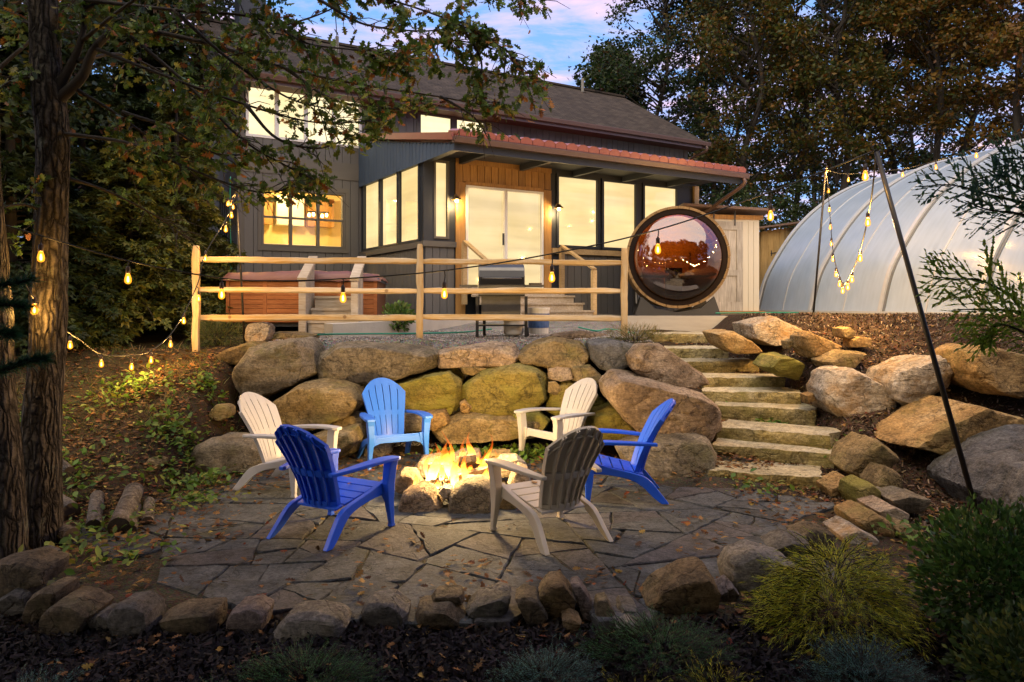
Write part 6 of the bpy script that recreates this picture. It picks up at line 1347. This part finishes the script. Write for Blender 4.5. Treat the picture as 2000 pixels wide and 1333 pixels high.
# ------------------------------------------------------------------ foreground shrubs
def spray_shrub(name, px, py, Y, rx, ry, h, ntw, tlen, nsz, cols, wts, label, per=26, up=.5, droop=.3, ground=None, seed=0, group=None, kind='needle', thin=.4):
    """low evergreen: twigs fanning out of the crown, needles set along each"""
    c_ = P(px, py, Y); z = float(hgt(c_.x, Y)) if ground is None else ground; base = Vector((c_.x, Y, z)); root = empty(name, base, label=label, cat='shrub', group=group); r0 = random.Random(seed); mb = MB(); lp, ld, ls = [], [], []
    for k in range(ntw):
        a = r0.uniform(0, 6.28); q = math.sqrt(r0.random()) * (.82 + .5 * mnoise.noise(Vector((math.cos(a) * 1.7, math.sin(a) * 1.7, seed * 2.1)))); p = Vector((math.cos(a) * rx * q * .8, math.sin(a) * ry * q * .8, h * max(0, 1 - q * q) * r0.uniform(.3, .95))); d = Vector((math.cos(a) * (.35 + q), math.sin(a) * (.35 + q), up * r0.uniform(.5, 1.4))).normalized(); ln = tlen * r0.uniform(.5, 1.2); prev = p; pts = [p]
        for s in range(1, 5):
            d = (d + Vector((r0.gauss(0, .16), r0.gauss(0, .16), -droop * .25 + r0.gauss(0, .1)))).normalized(); prev = prev + d * ln / 4; pts.append(prev)
        mb.tube(pts, [.0035, .003, .0025, .002, .001], 3, False)
        for j in range(per):
            u = r0.random() * 3.999; i = int(u); p2 = pts[i] + (pts[i + 1] - pts[i]) * (u - i); dd = (pts[i + 1] - pts[i]).normalized() * .9 + Vector((r0.gauss(0, thin), r0.gauss(0, thin), r0.gauss(0, thin))); lp.append(p2); ld.append(dd); ls.append(nsz * r0.uniform(.6, 1.3) * (1.1 - .12 * i))
    mb.build('stems', BARKD, root, kind='stuff'); pos = np.array([v[:] for v in lp]); dr = np.array([v[:] for v in ld]); n = len(pos)
    link('foliage', scatter_mesh('foliage', kind, pos, frames(dr, rng.random(n) * 6.28), np.array(ls), palette(n, cols, wts), NEED), None, root, kind='stuff')
GY_ = [(.62, .58, .04), (.46, .48, .04), (.22, .28, .025)]; JG = [(.09, .25, .09), (.13, .32, .12), (.05, .14, .06)]; JB = [(.15, .34, .30), (.21, .42, .37), (.09, .20, .18)]
spray_shrub('golden_cypress', 1635, 1200, 4.35, .46, .40, .50, 700, .26, .05, GY_, [3, 4, 3], 'mounded golden thread-leaf cypress in the right foreground', 34, .55, .9, seed=1, thin=.28)
JP = 'creeping junipers in the front bed'
for i, (px, Y, rx, ry, h, ntw, cols, lab) in enumerate(((600, 3.75, .42, .25, .15, 300, JG, 'dark green creeping juniper in the bottom left foreground'), (1290, 4.0, .50, .30, .20, 420, JG, 'dark green creeping juniper left of the golden cypress'), (1690, 3.72, .36, .25, .23, 380, JB, 'blue-green star juniper at the bottom right'), (1070, 3.75, .28, .2, .15, 220, JB, 'small blue-green juniper at the bottom centre'), (60, 3.55, .3, .2, .09, 120, JB, 'sparse blue-green juniper in the bottom left corner'), (430, 3.5, .22, .16, .08, 90, JG, 'thin green juniper at the bottom edge, left of the dark green one'))):
    spray_shrub('juniper', px, 1290, Y, rx, ry, h, ntw, .15, .022, cols, [3, 3, 3], lab, 46, .55, .2, seed=20 + i, group=JP, thin=.55)
for i, (px, Y, h, lab) in enumerate(((1240, 3.5, .14, 'golden cypress sprig at the bottom edge left of centre-right'), (1400, 3.62, .16, 'golden cypress sprig between the dark juniper and the blue juniper'))):
    spray_shrub('golden_cypress', px, 1300, Y, .14, .1, h, 40, .17, .03, GY_, [4, 3, 1], lab, 26, .9, .3, seed=40 + i, group='golden sprigs at the bottom edge', thin=.35)
def leafy_shrub(name, c_, rx, ry, rz, n, size, cols, wts, label, seed=0, group=None, kind='oval', cat='shrub', stems=14):
    c_ = Vector(c_); root = empty(name, c_, label=label, cat=cat, group=group); r0 = random.Random(seed); mb = MB(); tips = []
    for k in range(stems):
        a = r0.uniform(0, 6.28); q = r0.uniform(.2, .95); tip = Vector((math.cos(a) * rx * q, math.sin(a) * ry * q, rz * 2 * math.sqrt(max(.05, 1 - q * q)) * r0.uniform(.7, 1.0))); mb.tube(branch_wob((0, 0, 0), tip, 4, .07, r0), [.008, .006, .004, .003, .002], 4, False); tips.append(tip)
    mb.build('stems', BARKD, root, kind='stuff'); d = randdir(n); r_ = rng.random(n) ** .38; pos = d * r_[:, None] * np.array([rx, ry, rz]) * (1 + .34 * np.array([mnoise.noise(Vector(v) * 3.0 + Vector((seed, 0, 0))) for v in d]))[:, None] + np.array([0, 0, rz * .95])
    link('foliage', scatter_mesh('foliage', kind, pos, frames(d + randdir(n) * .8 + np.array([0, 0, .4]), rng.random(n) * 6.28), rng.uniform(.7, 1.3, n) * size, palette(n, cols, wts), LEAF), None, root, kind='stuff')
leafy_shrub('boxwood', (2.72, 4.15, -.02), .44, .40, .40, 6500, .040, [(.045, .10, .02), (.07, .14, .028), (.025, .055, .014)], [3, 3, 3], 'dark small-leaved boxwood in the lower right corner', 1, stems=30)
leafy_shrub('boxwood', (2.45, 3.5, -.06), .33, .3, .25, 3000, .040, [(.07, .10, .025), (.16, .17, .03), (.04, .07, .018)], [3, 2, 3], 'yellowish boxwood at the bottom right edge below the dark one', 2, stems=20)
p_ = P(778, 625, 12.0); leafy_shrub('leafy_plant', (p_.x, p_.y, 1.50), .24, .2, .22, 420, .075, [(.07, .14, .03), (.12, .18, .04)], [1, 1], 'bright green leafy plant by the concrete walk, right of the hot tub', 5, cat='plant')
p_ = P(425, 670, 10.9); leafy_shrub('ornamental_grass', (p_.x, p_.y, 1.28), .40, .3, .20, 1500, .12, [(.13, .15, .04), (.20, .19, .07), (.08, .11, .03)], [3, 2, 2], 'feathery green shrub behind the left fence post', 6, kind='blade', stems=30)
p_ = P(1240, 650, 10.0); leafy_shrub('fern_shrub', (p_.x, p_.y, 1.36), .42, .3, .13, 1500, .075, [(.14, .13, .03), (.22, .15, .05), (.09, .10, .03)], [3, 2, 3], 'straggly yellowing fern shrub at the right fence post', 7, kind='blade', stems=30)
# arborvitae fronds reaching in at the right edge, close to the camera
def fronds(name, curves, label, cols, wts, seed, sz=.016):
    org = P(*curves[0][0]); root = empty(name, org, label=label, cat='branch'); mb = MB(); lp, ld, ls = [], [], []; r0 = random.Random(seed)
    def chain(p, d, ln, size):
        q = p; k = max(2, int(ln / (size * .42)))
        for i in range(k):
            d = (d + Vector((r0.gauss(0, .04), r0.gauss(0, .04), r0.gauss(0, .04)))).normalized(); lp.append(q); ld.append(d); ls.append(size * (1.15 - .4 * i / k)); q = q + d * ln / k
        return q
    for cu in curves:
        cp = spline([P(*c_) for c_ in cu], 14); mb.tube([p - org for p in cp], list(np.linspace(.004, .0012, len(cp))), 5, False); n = len(cp)
        for i in range(2, n, 3):
            tg = (cp[i] - cp[i - 1]).normalized(); pl = tg.cross(Vector((.1, 1, .15))).normalized(); env = math.sin(math.pi * (.12 + .83 * i / n)) ** .8
            chain(cp[i - 1], tg, (cp[i] - cp[i - 1]).length * 3.4, sz * .8)
            s = 1 if (i // 3) % 2 else -1; d = (tg * .8 + pl * s * .75 + Vector((0, r0.gauss(0, .18), 0))).normalized(); ln = .105 * env * r0.uniform(.7, 1.15); st = cp[i - 1]; chain(st, d, ln, sz)
            for j in range(int(ln / .011)):
                u = (j + .7) / max(1, ln / .011); s2 = 1 if j % 2 else -1; d2 = (d * .85 + pl * s2 * .6 + tg * .1).normalized(); chain(st + d * ln * u, d2, .036 * (1.05 - u) + .006, sz * .85)
    mb.build('twig', BARKD, root); pos = np.array([(v - org)[:] for v in lp]); dr = np.array([v[:] for v in ld]); n = len(pos)
    link('foliage', scatter_mesh('foliage', 'diamond', pos, frames(dr, rng.normal(size=n) * .5), np.array(ls), palette(n, cols, wts, .2), NEED), None, root, kind='stuff')
fronds('arborvitae_branch', [[(2060, 660, 1.7), (1990, 590, 1.7), (1920, 550, 1.7), (1860, 545, 1.72), (1822, 540, 1.74)], [(2060, 640, 1.65), (1990, 610, 1.68), (1930, 605, 1.7), (1870, 605, 1.72)], [(2060, 690, 1.6), (2000, 650, 1.62), (1950, 635, 1.64), (1915, 665, 1.66)]], 'bright green arborvitae branch reaching in at the right edge before the greenhouse base', [(.32, .50, .07), (.42, .56, .08), (.20, .32, .05)], [3, 2, 2], 1)
fronds('arborvitae_branch', [[(2080, 440, 1.8), (2010, 400, 1.8), (1930, 380, 1.82), (1860, 362, 1.84), (1800, 365, 1.86)], [(2080, 400, 1.8), (2010, 375, 1.8), (1960, 350, 1.82), (1935, 335, 1.84)], [(2080, 450, 1.75), (2000, 420, 1.78), (1930, 410, 1.8), (1890, 395, 1.8)], [(2070, 330, 1.8), (2010, 310, 1.8), (1955, 312, 1.8)]], 'bluish arborvitae branch crossing the greenhouse ribs at the right edge', [(.12, .27, .17), (.17, .33, .20), (.08, .17, .12)], [3, 2, 3], 2)
# spruce tips at the left edge, close to the camera
def spruce(curves, label, seed):
    org = P(*curves[0][0]); root = empty('spruce_branch', org, label=label, cat='branch'); mb = MB(); lp, ld = [], []; r0 = random.Random(seed)
    for cu in curves:
        cp = spline([P(*c_) for c_ in cu], 10); mb.tube([p - org for p in cp], list(np.linspace(.005, .0025, len(cp))), 6)
        for i in range(1, len(cp)):
            tg = (cp[i] - cp[i - 1])
            for j in range(34):
                a = r0.uniform(0, 6.28); lp.append(cp[i - 1] + tg * r0.random() - org); ld.append(tg.normalized() * .75 + Vector((r0.gauss(0, .5), r0.gauss(0, .5), r0.gauss(.15, .5))))
    mb.build('twig', BARKD, root); pos = np.array([v[:] for v in lp]); dr = np.array([v[:] for v in ld]); n = len(pos)
    link('foliage', scatter_mesh('foliage', 'needle', pos, frames(dr, rng.random(n) * 6), rng.uniform(.018, .028, n), palette(n, [(.03, .10, .05), (.05, .15, .07), (.02, .06, .03)], [3, 2, 2]), NEED), None, root, kind='stuff')
spruce([[(-60, 590, 1.25), (0, 560, 1.25), (60, 548, 1.25)], [(-40, 600, 1.25), (10, 595, 1.25), (50, 600, 1.25)]], 'out-of-focus spruce tip at the left edge, the upper one', 3)
spruce([[(-60, 735, 1.2), (0, 725, 1.2), (50, 708, 1.2), (88, 702, 1.2)], [(-40, 640, 1.2), (0, 650, 1.2), (25, 655, 1.2)]], 'out-of-focus spruce tip at the left edge, the lower one', 4)

# ------------------------------------------------------------------ litter, mulch, gravel, weeds
def on_ground(n, xa, xb, ya, yb, keep=None):
    x = rng.uniform(xa, xb, n); y = rng.uniform(ya, yb, n)
    if keep is not None: k = keep(x, y) > rng.random(n); x, y = x[k], y[k]
    return x, y
def nz2(x, y, s, o=0): return np.array([mnoise.noise(Vector((a * s, b * s, o))) for a, b in zip(x, y)])
def gz(x, y):
    z = hgt(x, y); e = np.array([mnoise.noise(Vector((a * 1.3, b * 1.3, 3.1))) * .05 + mnoise.noise(Vector((a * 5, b * 5, 1.1))) * .018 for a, b in zip(x, y)])
    pm = sm(-3.6, -3.1, x) * (1 - sm(2.6, 3.1, x)) * sm(4.6, 4.9, y) * (1 - sm(8.9, 9.4, y)); return z + e * (1 - .8 * pm) + .03 * pm
BROWN = [(.17, .085, .03), (.12, .06, .025), (.22, .12, .045), (.08, .045, .025), (.24, .15, .04), (.14, .04, .02)]
xs_, ys_ = [], []
for (n, xa, xb, ya, yb, kf) in ((2300, -4.2, 3.4, 3.3, 5.0, lambda x, y: .35 + nz2(x, y, 1.7) * .9), (9500, -4.6, 3.3, 4.9, 9.5, lambda x, y: .22 + .75 * sm(7.2, 8.8, y) + .6 * sm(-1.6, -3.0, x) + .6 * sm(2.3, 3.0, x) + nz2(x, y, 1.5) * .75 - .2), (6500, -6.5, -3.0, 6.0, 10.5, lambda x, y: .7 + nz2(x, y, 1.2) * .6), (5200, 2.2, 5.2, 6.2, 11.5, lambda x, y: .55 + nz2(x, y, 1.4) * .8 - .35 * sm(3.9, 4.6, x)), (1700, 2.0, 3.9, 7.7, 13.0, lambda x, y: .6 + nz2(x, y, 2.0))):
    x, y = on_ground(n, xa, xb, ya, yb, kf); xs_.append(x); ys_.append(y)
x = np.concatenate(xs_); y = np.concatenate(ys_); n = len(x); dr = randdir(n, .82)
pos = np.stack([x, y, gz(x, y) + rng.uniform(.004, .03, n)], 1); pos[:5] = [(-1.36, 6.3, .39), (-1.28, 6.42, .42), (.22, 6.2, .38), (.16, 6.3, .40), (.93, 7.35, .385)]; dr[:5, 2] *= .2
# leaves that came down on the steps lie on the treads
near = (y < 6.6); sz = np.where(near, rng.uniform(.04, .085, n), rng.uniform(.035, .075, n))
link('fallen_leaves', scatter_mesh('fallen_leaves', 'oak', pos, frames(dr, rng.normal(size=n) * .35 + np.where(rng.random(n) < .5, 0, math.pi)), sz, palette(n, BROWN, [4, 4, 3, 3, 1.5, 1]), leafmat('dry_leaf', .8, .1, .15)), None, kind='stuff', label='fallen brown oak leaves strewn over patio, banks and beds', cat='leaves')
x1, y1 = on_ground(23000, -4.0, 3.6, 3.2, 4.5); x2, y2 = on_ground(30000, 3.0, 8.0, 6.3, 13.2); x = np.concatenate([x1, x2]); y = np.concatenate([y1, y2]); n = len(x)
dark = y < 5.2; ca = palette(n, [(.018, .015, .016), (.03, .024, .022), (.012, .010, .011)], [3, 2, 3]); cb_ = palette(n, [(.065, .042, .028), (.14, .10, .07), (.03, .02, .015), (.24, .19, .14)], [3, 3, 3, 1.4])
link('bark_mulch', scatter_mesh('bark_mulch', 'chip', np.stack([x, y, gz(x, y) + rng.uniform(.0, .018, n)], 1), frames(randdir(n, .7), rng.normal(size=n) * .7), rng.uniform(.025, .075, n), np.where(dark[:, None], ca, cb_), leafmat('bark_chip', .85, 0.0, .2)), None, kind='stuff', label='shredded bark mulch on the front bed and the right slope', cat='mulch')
x, y = on_ground(17000, -3.6, 2.4, 9.9, 12.6); n = len(x)
link('gravel', scatter_mesh('gravel', 'pebble', np.stack([x, y, gz(x, y) + .004], 1), frames(randdir(n), rng.random(n) * 6), rng.uniform(.018, .04, n), palette(n, [(.26, .25, .245), (.36, .35, .34), (.16, .15, .145), (.30, .24, .2)], [3, 2, 3, 1]), leafmat('gravel', .85, 0.0, .2)), None, kind='stuff', label='grey gravel on the terrace behind the fence', cat='gravel')
cx_, cy_, nn_ = [], [], []
W_ = [(-3.2, 8.5, .45, 260), (-3.7, 8.2, .4, 200), (-3.3, 7.6, .4, 140), (-4.6, 9.0, .5, 180), (-3.8, 9.3, .25, 90), (-.1, 9.0, .6, 300), (-.7, 9.1, .4, 160), (.25, 9.3, .3, 90), (-3.4, 6.2, .5, 90), (-3.0, 5.4, .5, 70), (2.5, 7.4, .35, 40), (3.6, 8.2, .2, 60), (3.5, 6.9, .25, 50), (-4.3, 7.2, .5, 120), (-2.9, 7.0, .3, 60), (2.9, 9.9, .2, 50), (3.3, 9.4, .25, 60), (-2.7, 9.4, .2, 60), (-5.2, 8.2, .5, 120), (3.2, 6.0, .3, 40)]
for (a, b, r_, k) in W_:
    k = int(k * 1.5); cx_.append(rng.normal(a, r_ * .5, k)); cy_.append(rng.normal(b, r_ * .45, k))
x = np.concatenate(cx_); y = np.concatenate(cy_); n = len(x)
link('ground_cover', scatter_mesh('ground_cover', 'oval', np.stack([x, y, gz(x, y) + rng.uniform(.01, .10, n)], 1), frames(randdir(n, .5) + np.array([0, 0, .25]), rng.normal(size=n) * .5), rng.uniform(.045, .10, n), palette(n, [(.07, .14, .02), (.12, .20, .03), (.18, .20, .03)], [3, 3, 1]), LEAF), None, kind='stuff', label='low green weeds and ground ivy on the banks and behind the fire', cat='weeds')
x1, y1 = on_ground(9000, -6.5, -3.1, 6.6, 11, lambda x, y: .30 + nz2(x, y, 1.6, 5) * 1.2); x2, y2 = on_ground(5200, -3.2, 2.9, 4.8, 9.2, lambda x, y: nz2(x, y, 2.2, 9) * 2.2 - .55); x3, y3 = on_ground(1500, 2.0, 3.3, 6.2, 12, lambda x, y: nz2(x, y, 2.2, 4) * 1.5 - .1); x = np.concatenate([x1, x2, x3]); y = np.concatenate([y1, y2, y3]); n = len(x)
dz = randdir(n, .2); dz[:, 2] = np.abs(dz[:, 2]) + .5
link('grass', scatter_mesh('grass', 'blade', np.stack([x, y, gz(x, y) - .005], 1), frames(dz, rng.random(n) * 6), np.where((x > -3.1) & (y < 9), rng.uniform(.02, .06, n), rng.uniform(.05, .16, n)), palette(n, [(.10, .12, .03), (.16, .14, .05), (.06, .10, .02), (.20, .16, .08)], [3, 2, 3, 2]), LEAF), None, kind='stuff', label='thin grass on the left bank and moss in the patio joints', cat='grass')
